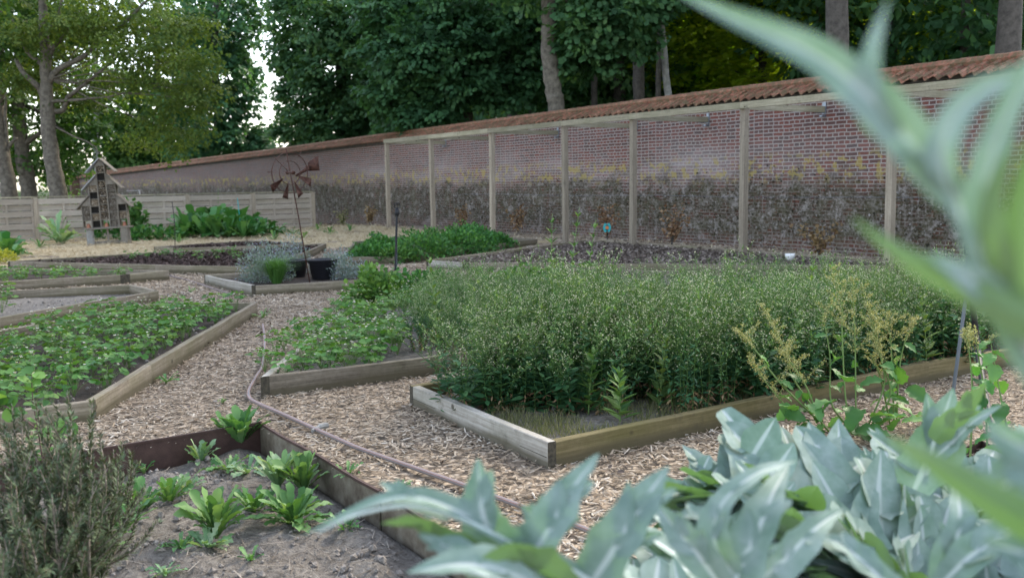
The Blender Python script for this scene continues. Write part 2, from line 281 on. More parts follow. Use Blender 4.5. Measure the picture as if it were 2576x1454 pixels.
# ------------------------------------------------------------------ mesh builder
class B:
    def __init__(s): s.V = []; s.F = []; s.A = []; s.n = 0
    def add(s, V, F, m=0, var=.5):
        V = np.asarray(V, float).reshape(-1, 3)
        if isinstance(F, np.ndarray): F = [F]
        else:
            d = {}
            for f in F: d.setdefault(len(f), []).append(f)
            F = [np.array(x) for x in d.values()]
        for f in F: s.F.append((f+s.n, m))
        s.V.append(V); s.A.append(np.broadcast_to(np.asarray(var, float), (len(V),)).copy()); s.n += len(V)
    def inst(s, tv, tf, pos, R, sc, var=None, m=0):
        tv = np.asarray(tv, float); n = len(pos); k = len(tv); sc = np.asarray(sc, float)
        if sc.ndim == 1: sc = sc[:, None]
        V = np.einsum('nij,nkj->nki', R, tv[None]*sc[:, None, :]) + np.asarray(pos)[:, None, :]
        if var is None: var = rng.random(n)
        for f in tf if isinstance(tf, list) else [tf]:
            f = np.asarray(f); FF = (f[None]+(np.arange(n)*k)[:, None, None]).reshape(-1, f.shape[1]); s.F.append((FF+s.n, m))
        s.V.append(V.reshape(-1, 3)); s.A.append(np.repeat(var, k)); s.n += n*k
    def tube(s, P, r, n=6, m=0, var=.5, cap=True):
        P = np.asarray(P, float); k = len(P); r = np.broadcast_to(np.asarray(r, float), (k,))
        T = np.gradient(P, axis=0); T /= np.linalg.norm(T, axis=1)[:, None]+1e-9
        ref = np.array([0, 0, 1.0]) if abs(T[:, 2]).max() < .9 else (np.array([0, 1.0, 0]) if abs(T[:, 1]).max() < .9 else np.array([1.0, 0, 0]))
        a = np.cross(T, ref); a /= np.linalg.norm(a, axis=1)[:, None]+1e-9; b = np.cross(T, a)
        th = np.arange(n)/n*2*math.pi
        V = P[:, None]+r[:, None, None]*(np.cos(th)[None, :, None]*a[:, None]+np.sin(th)[None, :, None]*b[:, None])
        F = [[i*n+j, i*n+(j+1) % n, (i+1)*n+(j+1) % n, (i+1)*n+j] for i in range(k-1) for j in range(n)]
        if cap: F += [list(range(n))[::-1], [(k-1)*n+j for j in range(n)]]
        s.add(V.reshape(-1, 3), F, m, var)
    def prism(s, pts, z0, z1, m=0, var=.5, mats=None):
        n = len(pts); z0 = z0 if hasattr(z0, '__len__') else [z0]*n; z1 = z1 if hasattr(z1, '__len__') else [z1]*n
        V = [(p[0], p[1], z0[i]) for i, p in enumerate(pts)]+[(p[0], p[1], z1[i]) for i, p in enumerate(pts)]
        for i in range(n): s.F.append((np.array([[i, (i+1) % n, n+(i+1) % n, n+i]])+s.n, mats[i] if mats else m))
        s.F.append((np.array([list(range(n))[::-1]])+s.n, m)); s.F.append((np.array([list(range(n, 2*n))])+s.n, m))
        s.V.append(np.array(V, float)); s.A.append(np.full(2*n, var)); s.n += 2*n
    def box(s, c, d, rz=0, m=0, var=.5, ax=None):
        x, y, z = [q/2 for q in d]; V = np.array([(i*x, j*y, k*z) for k in (-1, 1) for i, j in ((-1, -1), (1, -1), (1, 1), (-1, 1))])
        R = Matrix.Rotation(rz, 3, 'Z') if ax is None else ax
        V = V @ np.array(R).T+np.array(c); s.add(V, [[3, 2, 1, 0], [4, 5, 6, 7], [0, 1, 5, 4], [1, 2, 6, 5], [2, 3, 7, 6], [3, 0, 4, 7]], m, var)
    def build(s, name, mats, parent=None, smooth=False, loc=None):
        V = np.concatenate(s.V); me = bpy.data.meshes.new(name)
        if loc is not None: V = V-np.array(loc)
        tot = sum(len(f) for f, _ in s.F); idx = np.concatenate([f.ravel() for f, _ in s.F])
        ln = np.concatenate([np.full(len(f), f.shape[1]) for f, _ in s.F]); mi = np.concatenate([np.full(len(f), m) for f, m in s.F])
        me.vertices.add(len(V)); me.vertices.foreach_set('co', V.astype(np.float32).ravel())
        me.loops.add(len(idx)); me.loops.foreach_set('vertex_index', idx.astype(np.int32))
        me.polygons.add(tot); me.polygons.foreach_set('loop_start', (np.cumsum(ln)-ln).astype(np.int32))
        me.polygons.foreach_set('material_index', mi.astype(np.int32))
        me.update(calc_edges=True)
        at = me.attributes.new('var', 'FLOAT', 'POINT'); at.data.foreach_set('value', np.concatenate(s.A).astype(np.float32))
        for q in (mats if isinstance(mats, (list, tuple)) else [mats]): me.materials.append(M[q])
        ms0 = mats if isinstance(mats, str) else mats[0]
        me.polygons.foreach_set('use_smooth', np.full(tot, bool(smooth or ms0 in LEAFY)))
        o = bpy.data.objects.new(name, me); C.objects.link(o)
        if parent: o.parent = parent
        if loc is not None: o.location = loc
        return o
def thing(name, label, cat, loc=(0, 0, 0), rz=0, group=None):
    o = bpy.data.objects.new(name, None); C.objects.link(o); o.location = loc; o.rotation_euler = (0, 0, rz); o['label'] = label; o['category'] = cat
    if group: o['group'] = group
    return o
def tag(o, label, cat, group=None, kind=None):
    o['label'] = label; o['category'] = cat
    if group: o['group'] = group
    if kind: o['kind'] = kind
    return o
def struct(o, label=None):
    o['kind'] = 'structure'
    o['label'] = label or o.name.replace('_', ' '); o['category'] = o.name.split('.')[0].replace('_', ' ')
    return o
def stuff(o, label, cat): return tag(o, label, cat, kind='stuff')
def dup(root, loc, rz=0, sc=1, label=None, group=None):
    r = root.copy(); C.objects.link(r); r.location = loc; r.rotation_euler = (0, 0, rz); r.scale = (sc,)*3 if not hasattr(sc, '__len__') else sc
    if label: r['label'] = label
    if group: r['group'] = group
    for ch in list(root.children):
        c = ch.copy(); C.objects.link(c); c.parent = r
    return r
def nrm(a): return a/(np.linalg.norm(a, axis=-1, keepdims=True)+1e-9)
def frames(D, Nn):
    D = nrm(D); s = nrm(np.cross(D, Nn)); n = np.cross(s, D); return np.stack([s, D, n], -1)
def cat(P, k=6):
    P = np.asarray(P, float); P = np.vstack([2*P[0]-P[1], P, 2*P[-1]-P[-2]]); o = []
    for i in range(1, len(P)-2):
        for j in range(k):
            t = j/k; a, b, c, d = P[i-1:i+3]; o.append(.5*((2*b)+(c-a)*t+(2*a-5*b+4*c-d)*t*t+(3*b-a-3*c+d)*t**3))
    o.append(P[-2]); return np.array(o)
def inpoly(x, y, poly):
    r = np.zeros(len(x), bool); n = len(poly)
    for i in range(n):
        x1, y1 = poly[i]; x2, y2 = poly[(i+1) % n]
        c = ((y1 > y) != (y2 > y)); xi = (x2-x1)*(y-y1)/((y2-y1) if y2 != y1 else 1e-9)+x1; r ^= c & (x < xi)
    return r
# leaf templates
RH = (np.array([(0, 0, 0), (-.3, .45, .08), (0, 1, 0), (.3, .45, .08)]), np.array([[0, 3, 2], [0, 2, 1]]))
LAN = (np.array([(0, 0, 0), (-.11, .35, .03), (-.08, .7, .0), (0, 1, -.08), (.08, .7, .0), (.11, .35, .03)]), [np.array([[0, 5, 4, 3]]), np.array([[0, 3, 2, 1]])])
_m = [(0, 0), (.30, .02), (.52, .18), (.36, .34), (.62, .62), (.28, .60), (0, 1.05), (-.28, .60), (-.62, .62), (-.36, .34), (-.52, .18), (-.30, .02)]
MAP = (np.array([(0, .42, .05)]+[(x, y, -.12*abs(x)-.05*y) for x, y in _m]), np.array([[0, i+1, (i+1) % 12+1] for i in range(12)]))
MAP7 = (np.array([(0, 0, 0), (.42, .12, -.08), (.3, .38, .0), (.5, .68, -.1), (0, 1, -.1), (-.5, .68, -.1), (-.3, .38, .0), (-.42, .12, -.08)]), [np.array([[0, 1, 2, 4], [0, 4, 6, 7]]), np.array([[2, 3, 4], [4, 5, 6]])])
OV = (np.array([(0, 0, 0), (-.32, .25, .05), (-.42, .6, .06), (-.2, .92, .0), (0, 1, -.04), (.2, .92, .0), (.42, .6, .06), (.32, .25, .05)]), [np.array([[0, 7, 6, 4], [0, 4, 2, 1]]), np.array([[6, 5, 4], [4, 3, 2]])])
# ------------------------------------------------------------------ garden layout (plan, metres)
BEDS = dict(
 B1=[(-.607, 5.717), (.152, 4.394), (2.627, 6.186), (3.477, 6.688), (7.5, 9.2), (6.7, 10.6), (3.0, 8.4)],
 B2=[(-1.62, 10.7), (-1.60, 8.3), (-1.549, 5.997), (.2, 7.12), (4.1, 9.6), (-.4, 11.2)],
 B3=[(-.30, 11.84), (4.2, 10.2), (4.9, 11.7), (-.18, 13.65)],
 B4=[(-1.295, 15.03), (-.72, 14.5), (5.05, 13.0), (5.6, 13.35), (1.9, 19.5), (1.45, 19.6)],
 B5=[(-2.75, 16.0), (-1.83, 15.84), (.53, 20.1), (-1.0, 22.3), (-3.2, 20.2)],
 B6=[(-4.06, 13.06), (-3.05, 11.574), (-1.22, 12.40), (-1.457, 12.9), (-2.40, 14.35)],
 B8=[(-8.125, 15.99), (-5.365, 14.91), (-3.75, 14.3), (-3.55, 17.2), (-3.67, 19.7), (-4.86, 18.8), (-6.44, 17.83)],
 B9=[(-7.02, 19.5), (-6.44, 18.9), (-4.95, 19.2), (-4.2, 20.1), (-5.6, 21.2)],
 B10=[(-8.6, 11.1), (-6.444, 12.457), (-5.237, 13.237), (-4.782, 13.82), (-7.56, 14.65), (-9.6, 15.3)],
 B11=[(-5.3, 7.1), (-4.685, 9.01), (-4.0, 11.185), (-4.57, 11.91), (-5.92, 11.43), (-8.0, 10.7)],
 B12=[(-4.95, 6.1), (-4.3, 4.3), (-2.712, 5.15), (-2.333, 5.403), (-2.394, 6.485), (-2.56, 9.907), (-3.62, 10.13), (-4.267, 8.194)])
STEEL = [(-4.4, 2.9), (-3.0, .6), (1.55, .6), (-.56, 4.016), (-1.368, 5.241)]
STRAW = [(-16, 17.5), (-8.3, 16.35), (-6.5, 18.1), (-4.95, 19.05), (-3.5, 20.1), (-3.2, 20.5), (-1.2, 22.4), (0.4, 20.6), (1.0, 20.8), (-1.4, 25.2), (-6.2, 34.6), (-8, 34), (-20, 23)]
HT = .125
def line_x(p, d, q, e):
    k = d[0]*e[1]-d[1]*e[0]; t = ((q[0]-p[0])*e[1]-(q[1]-p[1])*e[0])/k; return (p[0]+d[0]*t, p[1]+d[1]*t)
def timber_bed(pts, label, th=.048, ht=HT, mats=None, z0=-.12, default='plank', double=()):
    root = thing('raised_bed', label, 'raised bed', (pts[0][0], pts[0][1], 0)); n = len(pts)
    P = [np.array(p) for p in pts]; D = [(P[(i+1) % n]-P[i])/np.linalg.norm(P[(i+1) % n]-P[i]) for i in range(n)]
    I = [np.array([-d[1], d[0]]) for d in D]
    for i in range(n):
        a, b = P[i], P[(i+1) % n]; pv, nx = (i-1) % n, (i+1) % n; bent = abs(D[i][0]*D[nx][1]-D[i][1]*D[nx][0]) < .12
        bentp = abs(D[i][0]*D[pv][1]-D[i][1]*D[pv][0]) < .12
        ia, ib = a+I[i]*th, b+I[i]*th
        if bentp: s0, s1 = a, ia
        else: s0 = line_x(a, D[i], P[pv]+I[pv]*th, D[pv]); s1 = line_x(ia, D[i], P[pv]+I[pv]*th, D[pv])
        if bent: e0, e1 = b, ib
        else: e0 = b; e1 = line_x(ib, D[i], b, D[nx])
        ang = math.atan2(D[i][1], D[i][0]); Rm = np.array([[math.cos(ang), math.sin(ang)], [-math.sin(ang), math.cos(ang)]])
        loc = [Rm @ (np.array(q)-a) for q in (s0, e0, e1, s1)]
        # split along length so the plank can wave a little
        k = max(1, int(np.linalg.norm(b-a)/.5)); bb = B(); ringV = []
        for j in range(k+1):
            t = j/k; f = loc[0]*(1-t)+loc[1]*t; g = loc[3]*(1-t)+loc[2]*t; wv = random.uniform(-.007, .007) if 0 < j < k else 0
            zt = ht+random.uniform(-.006, .006); e = .004
            ringV += [(f[0], f[1]+wv, z0), (g[0], g[1]+wv, z0), (g[0], g[1]+wv, zt-e), (g[0], g[1]+wv-e, zt), (f[0], f[1]+wv+e, zt), (f[0], f[1]+wv, zt-e)]
        Fq = [[j*6+c, j*6+(c+1) % 6, (j+1)*6+(c+1) % 6, (j+1)*6+c] for j in range(k) for c in range(6)]
        bb.add(ringV, [q[::-1] for q in Fq]); nn = bb.n
        bb.F.append((np.array([[0, 1, 2, 3, 4, 5]]), 1)); bb.F.append((np.array([[k*6+c for c in (5, 4, 3, 2, 1, 0)]]), 1))
        mm = (mats or {}).get(i, default)
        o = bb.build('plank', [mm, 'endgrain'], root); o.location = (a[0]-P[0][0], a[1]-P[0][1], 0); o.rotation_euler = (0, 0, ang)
        if i in double:   # seam line between two stacked boards: a shallow dark batten gap
            g = B(); L0 = loc[1][0]; g.box((L0/2, -.0015, ht*.42), (L0-.02, .003, .0025)); q = g.build('board_seam', ['endgrain'], o)
    return root
def sheet(poly, z, res, name, mt, amp=.0, fr=3., holes=(), inset=0, zf=None, stick=False):
    P = [Vector(p) for p in poly]; verts = list(P); edges = [(i, (i+1) % len(P)) for i in range(len(P))]
    for h in holes:
        o = len(verts); verts += [Vector(p) for p in h]; edges += [(o+i, o+(i+1) % len(h)) for i in range(len(h))]
    xs = [p[0] for p in poly]; ys = [p[1] for p in poly]
    gx, gy = np.meshgrid(np.arange(min(xs), max(xs), res), np.arange(min(ys), max(ys), res)); gx = gx.ravel()+rng.uniform(-.2, .2, gx.size)*res; gy = gy.ravel()+rng.uniform(-.2, .2, gy.size)*res
    k = inpoly(gx, gy, poly)
    for h in holes: k &= ~inpoly(gx, gy, h)
    verts += [Vector((a, b)) for a, b in zip(gx[k], gy[k])]
    vo, _, fo, *_ = delaunay_2d_cdt(verts, edges, [], 0, 1e-5)
    V = []
    for v in vo:
        h = noise.fractal(Vector((v[0]*fr, v[1]*fr, 1.7)), .9, 2.1, 5)*amp if amp else 0
        V.append((v[0], v[1], z+h+(zf(v[0], v[1]) if zf else 0)))
    F = np.array([f[:3] for f in fo]); cx = np.array([[vo[i][0] for i in f] for f in F]).mean(1); cy = np.array([[vo[i][1] for i in f] for f in F]).mean(1)
    keep = inpoly(cx, cy, poly)
    for h in holes: keep &= ~inpoly(cx, cy, h)
    F = F[keep]; Va = np.array(V); a, b_, c_ = Va[F[:, 0]], Va[F[:, 1]], Va[F[:, 2]]
    fl = np.cross(b_-a, c_-a)[:, 2] < 0; F[fl] = F[fl][:, ::-1]
    b = B(); b.add(V, F); return b.build(name, mt, smooth=True)
# ------------------------------------------------------------------ setting
struct(sheet([(-60, -8), (60, -8), (60, 26), (14, 14), (5.5, 17), (-6.2, 36), (-40, 36), (-60, 30)], 0, .7, 'path', 'chipbed', .014, .8, [STEEL], zf=gz), 'wood chip path winding between the raised beds')
g = B(); g.add([(-500, -400, -1.2), (500, -400, -1.2), (500, 700, -1.2), (-500, 700, -1.2)], [[0, 1, 2, 3]]); struct(g.build('terrain', 'far'))
struct(sheet([(60, 26), (14, 14), (5.5, 17), (-6.2, 36), (-40, 36), (-60, 30), (-200, 60), (-120, 300), (200, 300), (200, 40)], -.32, 9, 'ground', 'far', .3, .1))
struct(sheet(STRAW, .012, .35, 'straw_ground', 'straw', .03, 1.6, zf=gz), 'pale straw covering the ground by the fence')
struct(sheet([(p[0], p[1]) for p in [(-4.37, 2.9), (-2.98, .63), (1.5, .63), (-.58, 4.0), (-1.37, 5.2)]], -.115, .045, 'soil', 'soil', .05, 4.5), 'dry cloddy soil inside the steel bed')
SO = {'B1': ('soil', .055, .02), 'B2': ('soil', .05, .02), 'B3': ('soil', .05, .02), 'B4': ('soildark', .07, .02), 'B5': ('soildark', .06, .02), 'B6': ('soildark', .05, .02),
      'B8': ('soildark', .06, .02), 'B9': ('soildark', .07, .03), 'B10': ('soildark', .05, .02), 'B11': ('soil', .02, .03), 'B12': ('soildark', .045, .02)}
def shrink(poly, t):
    n = len(poly); P = [np.array(p) for p in poly]; D = [(P[(i+1) % n]-P[i])/np.linalg.norm(P[(i+1) % n]-P[i]) for i in range(n)]; o = []
    for i in range(n):
        a, b = D[i-1], D[i]; ia, ib = np.array([-a[1], a[0]]), np.array([-b[1], b[0]])
        if abs(a[0]*b[1]-a[1]*b[0]) < .02: o.append(tuple(P[i]+ib*t))
        else: o.append(line_x(P[i]+ia*t, a, P[i]+ib*t, b))
    return o
BS = {'B1': 'bed of tall herbs', 'B2': 'strawberry and herb bed', 'B3': 'small bed behind the herbs', 'B4': 'bed along the pergola', 'B5': 'bed of mint', 'B6': 'pot bed', 'B8': 'long mulched bed', 'B9': 'small back bed', 'B10': 'narrow strawberry bed', 'B11': 'bare bed', 'B12': 'large strawberry bed'}
for k, (mt, z, a) in SO.items():
    struct(sheet(shrink(BEDS[k], .03), z, .12 if k in ('B1', 'B12', 'B11') else .25, 'soil', mt, a, 2.5), 'soil inside the '+BS[k])
timber_bed(BEDS['B1'], 'nearest timber bed, pale left plank and olive front plank, full of tall herbs', mats={0: 'plankwhite', 1: 'plankolive', 2: 'plankolive', 3: 'plankolive', 6: 'plankolive'}, double=(0,))
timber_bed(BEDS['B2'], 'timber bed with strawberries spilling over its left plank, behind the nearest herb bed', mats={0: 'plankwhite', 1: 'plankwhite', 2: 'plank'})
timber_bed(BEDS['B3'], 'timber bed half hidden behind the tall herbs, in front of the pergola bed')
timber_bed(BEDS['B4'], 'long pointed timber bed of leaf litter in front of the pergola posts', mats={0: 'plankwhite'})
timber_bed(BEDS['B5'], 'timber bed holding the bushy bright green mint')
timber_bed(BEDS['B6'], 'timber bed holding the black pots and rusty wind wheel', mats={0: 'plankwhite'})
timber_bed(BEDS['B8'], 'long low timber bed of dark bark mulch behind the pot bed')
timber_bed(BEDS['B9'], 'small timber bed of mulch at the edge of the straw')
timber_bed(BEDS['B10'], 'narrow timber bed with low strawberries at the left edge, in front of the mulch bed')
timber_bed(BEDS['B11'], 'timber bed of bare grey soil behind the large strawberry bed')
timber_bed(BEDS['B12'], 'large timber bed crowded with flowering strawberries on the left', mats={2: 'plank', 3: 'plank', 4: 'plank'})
# steel edged bed
st = thing('steel_bed', 'rusty sheet steel bed of salad plants at bottom left', 'raised bed', (-1.368, 5.241, 0))
def steel_side(a, b, m, zt0, zt1):
    q = B(); a = np.array(a); b = np.array(b); d = (b-a)/np.linalg.norm(b-a); nn = np.array([-d[1], d[0]]); k = 8
    for j in range(k):
        p0 = a+(b-a)*j/k; p1 = a+(b-a)*(j+1)/k; w0 = nn*.006*math.sin(j*1.3); w1 = nn*.006*math.sin((j+1)*1.3)
        z0 = zt0+(zt1-zt0)*j/k; z1 = zt0+(zt1-zt0)*(j+1)/k
        q.prism([p0+w0, p1+w1, p1+w1+nn*.006, p0+w0+nn*.006], -.3, [z0, z1, z1, z0])
        q.prism([p0+w0-nn*.004, p1+w1-nn*.004, p1+w1+nn*.010, p0+w0+nn*.010], [z0-.009, z1-.009]*1+[z1-.009, z0-.009], [z0+.003, z1+.003, z1+.003, z0+.003], m=1)
    o = q.build('steel_edge', [m, 'steel'], st, loc=(-1.368, 5.241, 0)); o.location = (0, 0, 0); return o
steel_side((-1.368, 5.241), (-4.4, 2.9), 'steel', .03, .05); steel_side((-.56, 4.016), (-1.368, 5.241), 'steelin', .03, .03); steel_side((1.55, .6), (-.555, 4.006), 'steelin', .03, .03)
# ------------------------------------------------------------------ brick wall
WD = np.array([-.517, .856]); WN = np.array([.856, .517])      # along the wall (away), into the wood
W0 = np.array([3.744, 16.12])+WN*1.85
def eave(s):   # s metres along from W0
    return float(np.interp(s, [-20, 2, 19, 33, 40, 55.5], [2.80, 2.78, 2.68, 2.56, 2.35, 1.88]))
WD2 = np.array([-.671, .742]); WN2 = np.array([.742, .671]); SB = 33.0
def WP(s, off=0.0):
    if s <= SB: return WD*s+WN*off
    return WD*SB+WD2*(s-SB)+(WN2 if s > SB+.4 else (WN+WN2)/2)*off
wall = thing('brick_wall', 'long old brick wall with clay tile coping, crusted and mossy below', 'wall', (W0[0], W0[1], 0))
q = B(); uvs = []; S0, S1, stp = -16, 55.5, 2.0; ss = np.concatenate([np.arange(S0, 33, stp), [33.0], np.arange(35, 55, 2.0), [55.5]])
for i in range(len(ss)-1):
    a, b = ss[i], ss[i+1]; q.prism([WP(a), WP(b), WP(b, .34), WP(a, .34)], -.8, [eave(a), eave(b), eave(b), eave(a)])
wo = q.build('brickwork', 'brick', wall)
uvl = wo.data.uv_layers.new(name='UVMap'); me = wo.data
cov = np.empty(len(me.vertices)*3, np.float32); me.vertices.foreach_get('co', cov); cov = cov.reshape(-1, 3)
li = np.empty(len(me.loops), np.int32); me.loops.foreach_get('vertex_index', li); sv = cov[:, :2] @ WD; dv = cov[:, :2] @ WN
uvl.data.foreach_set('uv', np.stack([sv[li]+dv[li], cov[li, 2]], 1).astype(np.float32).ravel())
# courses corbelled under the tiles
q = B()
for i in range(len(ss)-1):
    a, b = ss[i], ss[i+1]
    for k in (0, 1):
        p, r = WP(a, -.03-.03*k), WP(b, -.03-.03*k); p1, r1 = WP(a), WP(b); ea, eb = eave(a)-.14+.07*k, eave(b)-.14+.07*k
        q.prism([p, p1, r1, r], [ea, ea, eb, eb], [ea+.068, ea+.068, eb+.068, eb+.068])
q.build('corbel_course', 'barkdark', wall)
# pantile coping: two overlapping rows of rolled tiles
q = B(); tw = .205; seg = 6
def prof(t): return (.026*math.sin(2*math.pi*t)+.010*math.sin(4*math.pi*t+.6))
for row, (d0, d1, h0, h1) in enumerate([(-.17, .06, .0, .10), (.03, .26, .10, .19)]):
    for i in range(int((S1-S0)/tw)):
        jz = random.uniform(-.009, .009); js = random.uniform(-.011, .011); jv = random.random(); V = []
        near = i < 260; sg = seg if near else 4
        for j in range(sg+1):
            s = S0+i*tw+js+tw*1.03*j/sg; e = eave(s)-.03+jz; z = prof(j/sg)
            for d, h in ((d0, h0), (d1, h1)):
                P = WP(s, d); V.append((P[0], P[1], e+h+z)); V.append((P[0], P[1], e+h+z-.018))
        F = []
        for j in range(sg):
            o = j*4; F += [[o, o+2, o+6, o+4], [o+1, o+5, o+7, o+3], [o, o+4, o+5, o+1]]
        F += [[0, 1, 3, 2], [sg*4, sg*4+2, sg*4+3, sg*4+1]]
        q.add(V, F, 0, jv)
q.build('tile_coping', 'tile', wall)
q = B()
for i in range(int((S1-S0)/.4)):
    s = S0+i*.4; e = eave(s)+.175; P = WP(s, .255); R_ = WP(s+.42, .255)
    q.tube([(P[0], P[1], e), (R_[0], R_[1], e)], [.07, .078], 8)
q.build('ridge_tiles', 'tile', wall)
# far end pier
q = B(); P = WP(55.6); q.box((P[0], P[1], .6), (.8, .8, 2.8), math.atan2(WD[1], WD[0])); o = q.build('end_pier', 'brick', wall)
# creeper residue on the lower half
n = 24000; s = rng.uniform(-9, 33, n); zt = 1.20+.14*np.sin(s*1.1)+.12*np.sin(s*.37+1)+rng.normal(0, .10, n); z = rng.uniform(-.3, 1, n)*zt
dn = np.array([noise.noise(Vector((a*1.1, b*1.6, 4))) for a, b in zip(s, z)]); k = (dn > -.12+.35*rng.random(n)-.2*(z > .25)) & (z > -.3); s, z = s[k], z[k]; n = len(s)
pos = np.stack([W0[0]+WD[0]*s-WN[0]*rng.uniform(.004, .045, n), W0[1]+WD[1]*s-WN[1]*rng.uniform(.004, .045, n), z], 1)
D = rng.normal(0, 1, (n, 3)); D -= (D @ np.array([WN[0], WN[1], 0]))[:, None]*np.array([WN[0], WN[1], 0])*.6
Nn = np.tile([-WN[0], -WN[1], .25], (n, 1))+rng.normal(0, .5, (n, 3))
q = B(); q.inst(*RH, pos, frames(D, Nn), np.stack([rng.uniform(.03, .09, n)*rng.choice([.3, 1], n), rng.uniform(.02, .06, n), np.full(n, .05)], 1), rng.beta(.7, 1.1, n))
stuff(q.build('creeper_residue', 'creeper'), 'dead creeper and moss crust clinging to the lower brick wall', 'creeper')
# support wires on the wall
q = B()
for zz in (.95,):
    P = [np.array([*(W0+WD*s-WN*.06), zz-.01*math.sin(s)]) for s in np.arange(-9, 14, 1.0)]; q.tube(P, .0025, 4)
tag(q.build('support_wire', 'galv'), 'thin wire stretched along the brick wall behind the posts', 'wire')
# ------------------------------------------------------------------ pergola
PL = np.array([3.744, 16.12]); PU = [983, 1094, 1242, 1424, 1592, 1868, 2235, 2700]
perg = thing('pergola', 'weathered timber post and beam frame standing along the brick wall', 'pergola', (PL[0], PL[1], 0))
PP = []
for u in PU:
    a = (u-CX)/F_PX/.994+.000; t = (PL[0]-a*PL[1])/(a*.856+.517); PP.append(PL+WD*t)
pa = math.atan2(WD[1], WD[0]); PH = 2.50
for i, p in enumerate(PP):
    q = B(); b = .05; lean = random.uniform(-.012, .012); q.prism([(-b, -b), (b, -b), (b, b), (-b, b)], -.3, PH); o = q.build('post', 'post', perg)
    o.location = (p[0]-PL[0], p[1]-PL[1], 0); o.rotation_euler = (lean, lean*.5, pa)
    Ln = 1.80; q = B(); q.box((Ln/2+.05, 0, 0), (Ln, .045, .10)); o = q.build('cross_beam', 'beam', perg); o.location = (p[0]-PL[0], p[1]-PL[1], PH-.07); o.rotation_euler = (0, .0, math.atan2(WN[1], WN[0]))
    q = B(); q.box((1.84, 0, .02), (.02, .07, .20)); q.box((1.72, .026, -.03), (.2, .006, .06)); q.box((1.80, 0, -.11), (.1, .06, .03)); br = q.build('bracket', 'galv', perg); br.location = o.location; br.rotation_euler = o.rotation_euler
for i in range(len(PP)-1):
    a, b = PP[i], PP[i+1]; d = b-a; ln = np.linalg.norm(d); q = B(); q.box((ln/2, 0, 0), (ln-.004, .05, .105)); o = q.build('top_rail', 'beam', perg)
    o.location = (a[0]-PL[0]-WN[0]*.076, a[1]-PL[1]-WN[1]*.076, PH-.055); o.rotation_euler = (0, 0, math.atan2(d[1], d[0]))
# kerb board on the ground between wall bed and posts is the back plank of the pergola bed
# ------------------------------------------------------------------ fence
FA = np.array([-5.9, 29.7]); fd = np.array([-.736, -.678]); fa = math.atan2(-fd[1], -fd[0]); fence = thing('board_fence', 'low fence of staggered horizontal boards across the back of the garden', 'fence', (FA[0], FA[1], 0)); FZ = 1.06
for i in range(8):
    p = fd*1.95*i; q = B(); q.prism([(-.055, -.055), (.055, -.055), (.055, .055), (-.055, .055)], -.3, FZ-.005); o = q.build('post', 'post', fence); o.location = (p[0], p[1], 0); o.rotation_euler = (0, 0, fa)
    if i == 7: break
    q = B()
    for k in range(7):
        zc = FZ-.10-k*.150; x0, x1 = -1.95+.06, -.06; off = -.036 if k % 2 == 0 else .022
        for jj in range(1): q.box(((x0+x1)/2, off, zc), (x1-x0, .016, .136 if k % 2 == 0 else .130))
    for xx in (-1.88, -1.28, -.66, -.075): q.box((xx, -.0070, FZ-.56), (.05, .040, 1.06))
    o = q.build('board_panel', 'fence', fence); o.location = (p[0], p[1], 0); o.rotation_euler = (0, 0, fa)
    q = B(); q.box((-.975, 0, FZ+.012), (1.945, .11, .03)); o = q.build('cap_rail', 'beam', fence); o.location = (p[0], p[1], 0); o.rotation_euler = (0, 0, fa)
# ------------------------------------------------------------------ loose ground cover
ALLB = list(BEDS.values())+[STEEL]
def scat(n, x0, x1, y0, y1, excl=(), incl=None, cone=True):
    x = rng.uniform(x0, x1, n); y = rng.uniform(y0, y1, n); k = np.ones(n, bool)
    if cone: k &= np.abs(x) < .54*y+.6
    for p in excl: k &= ~inpoly(x, y, p)
    if incl is not None: k &= inpoly(x, y, incl)
    return x[k], y[k]
def yawframes(n, tilt):
    a = rng.uniform(0, 2*math.pi, n); D = np.stack([np.cos(a), np.sin(a), rng.normal(0, tilt, n)], 1)
    return frames(D, np.stack([rng.normal(0, tilt, n), rng.normal(0, tilt, n), np.ones(n)], 1))
CH = (np.array([(0, -.5, 0), (-.5, -.3, -.12), (-.5, .35, -.1), (0, .5, 0), (.5, .3, -.12), (.5, -.35, -.1), (0, 0, .18)]), np.array([[6, 0, 5], [6, 5, 4], [6, 4, 3], [6, 3, 2], [6, 2, 1], [6, 1, 0]]))
q = B(); EX = ALLB+[STRAW]
for cnt, y0, y1, ln, wd in ((190000, 2.6, 7.2, .034, .0065), (120000, 7.2, 11.5, .042, .009), (90000, 11.5, 17, .045, .012), (50000, 17, 24, .06, .02)):
    x, y = scat(cnt, -10, 10, y0, y1, EX); n = len(x)
    z = np.array([noise.fractal(Vector((a*.8, b*.8, 1.7)), .9, 2.1, 5)*.014 for a, b in zip(x, y)])+rng.uniform(.004, .02, n)
    pn = np.array([noise.fractal(Vector((a*1.6, b*1.6, 8.3)), .9, 2.1, 4) for a, b in zip(x, y)]); kk = rng.random(n) > np.clip(pn*1.1-.05, 0, .8); x, y, z, pn = x[kk], y[kk], z[kk], pn[kk]; n = len(x)
    q.inst(*CH, np.stack([x, y, z], 1), yawframes(n, .22), np.stack([wd*rng.uniform(.5, 1.7, n), ln*rng.uniform(.4, 1.9, n), np.full(n, wd*1.2)], 1), np.clip(rng.beta(1.8, 1.6, n)-pn*.22, 0, 1))
stuff(q.build('wood_chips', 'chip'), 'loose pale wood chips covering the paths', 'wood chips')
q = B(); x, y = scat(70000, -16, 2, 16, 35, [BEDS[k] for k in ('B5', 'B8', 'B9', 'B4')], STRAW); n = len(x)
z = np.array([gz(a, b) for a, b in zip(x, y)])+rng.uniform(.015, .05, n)
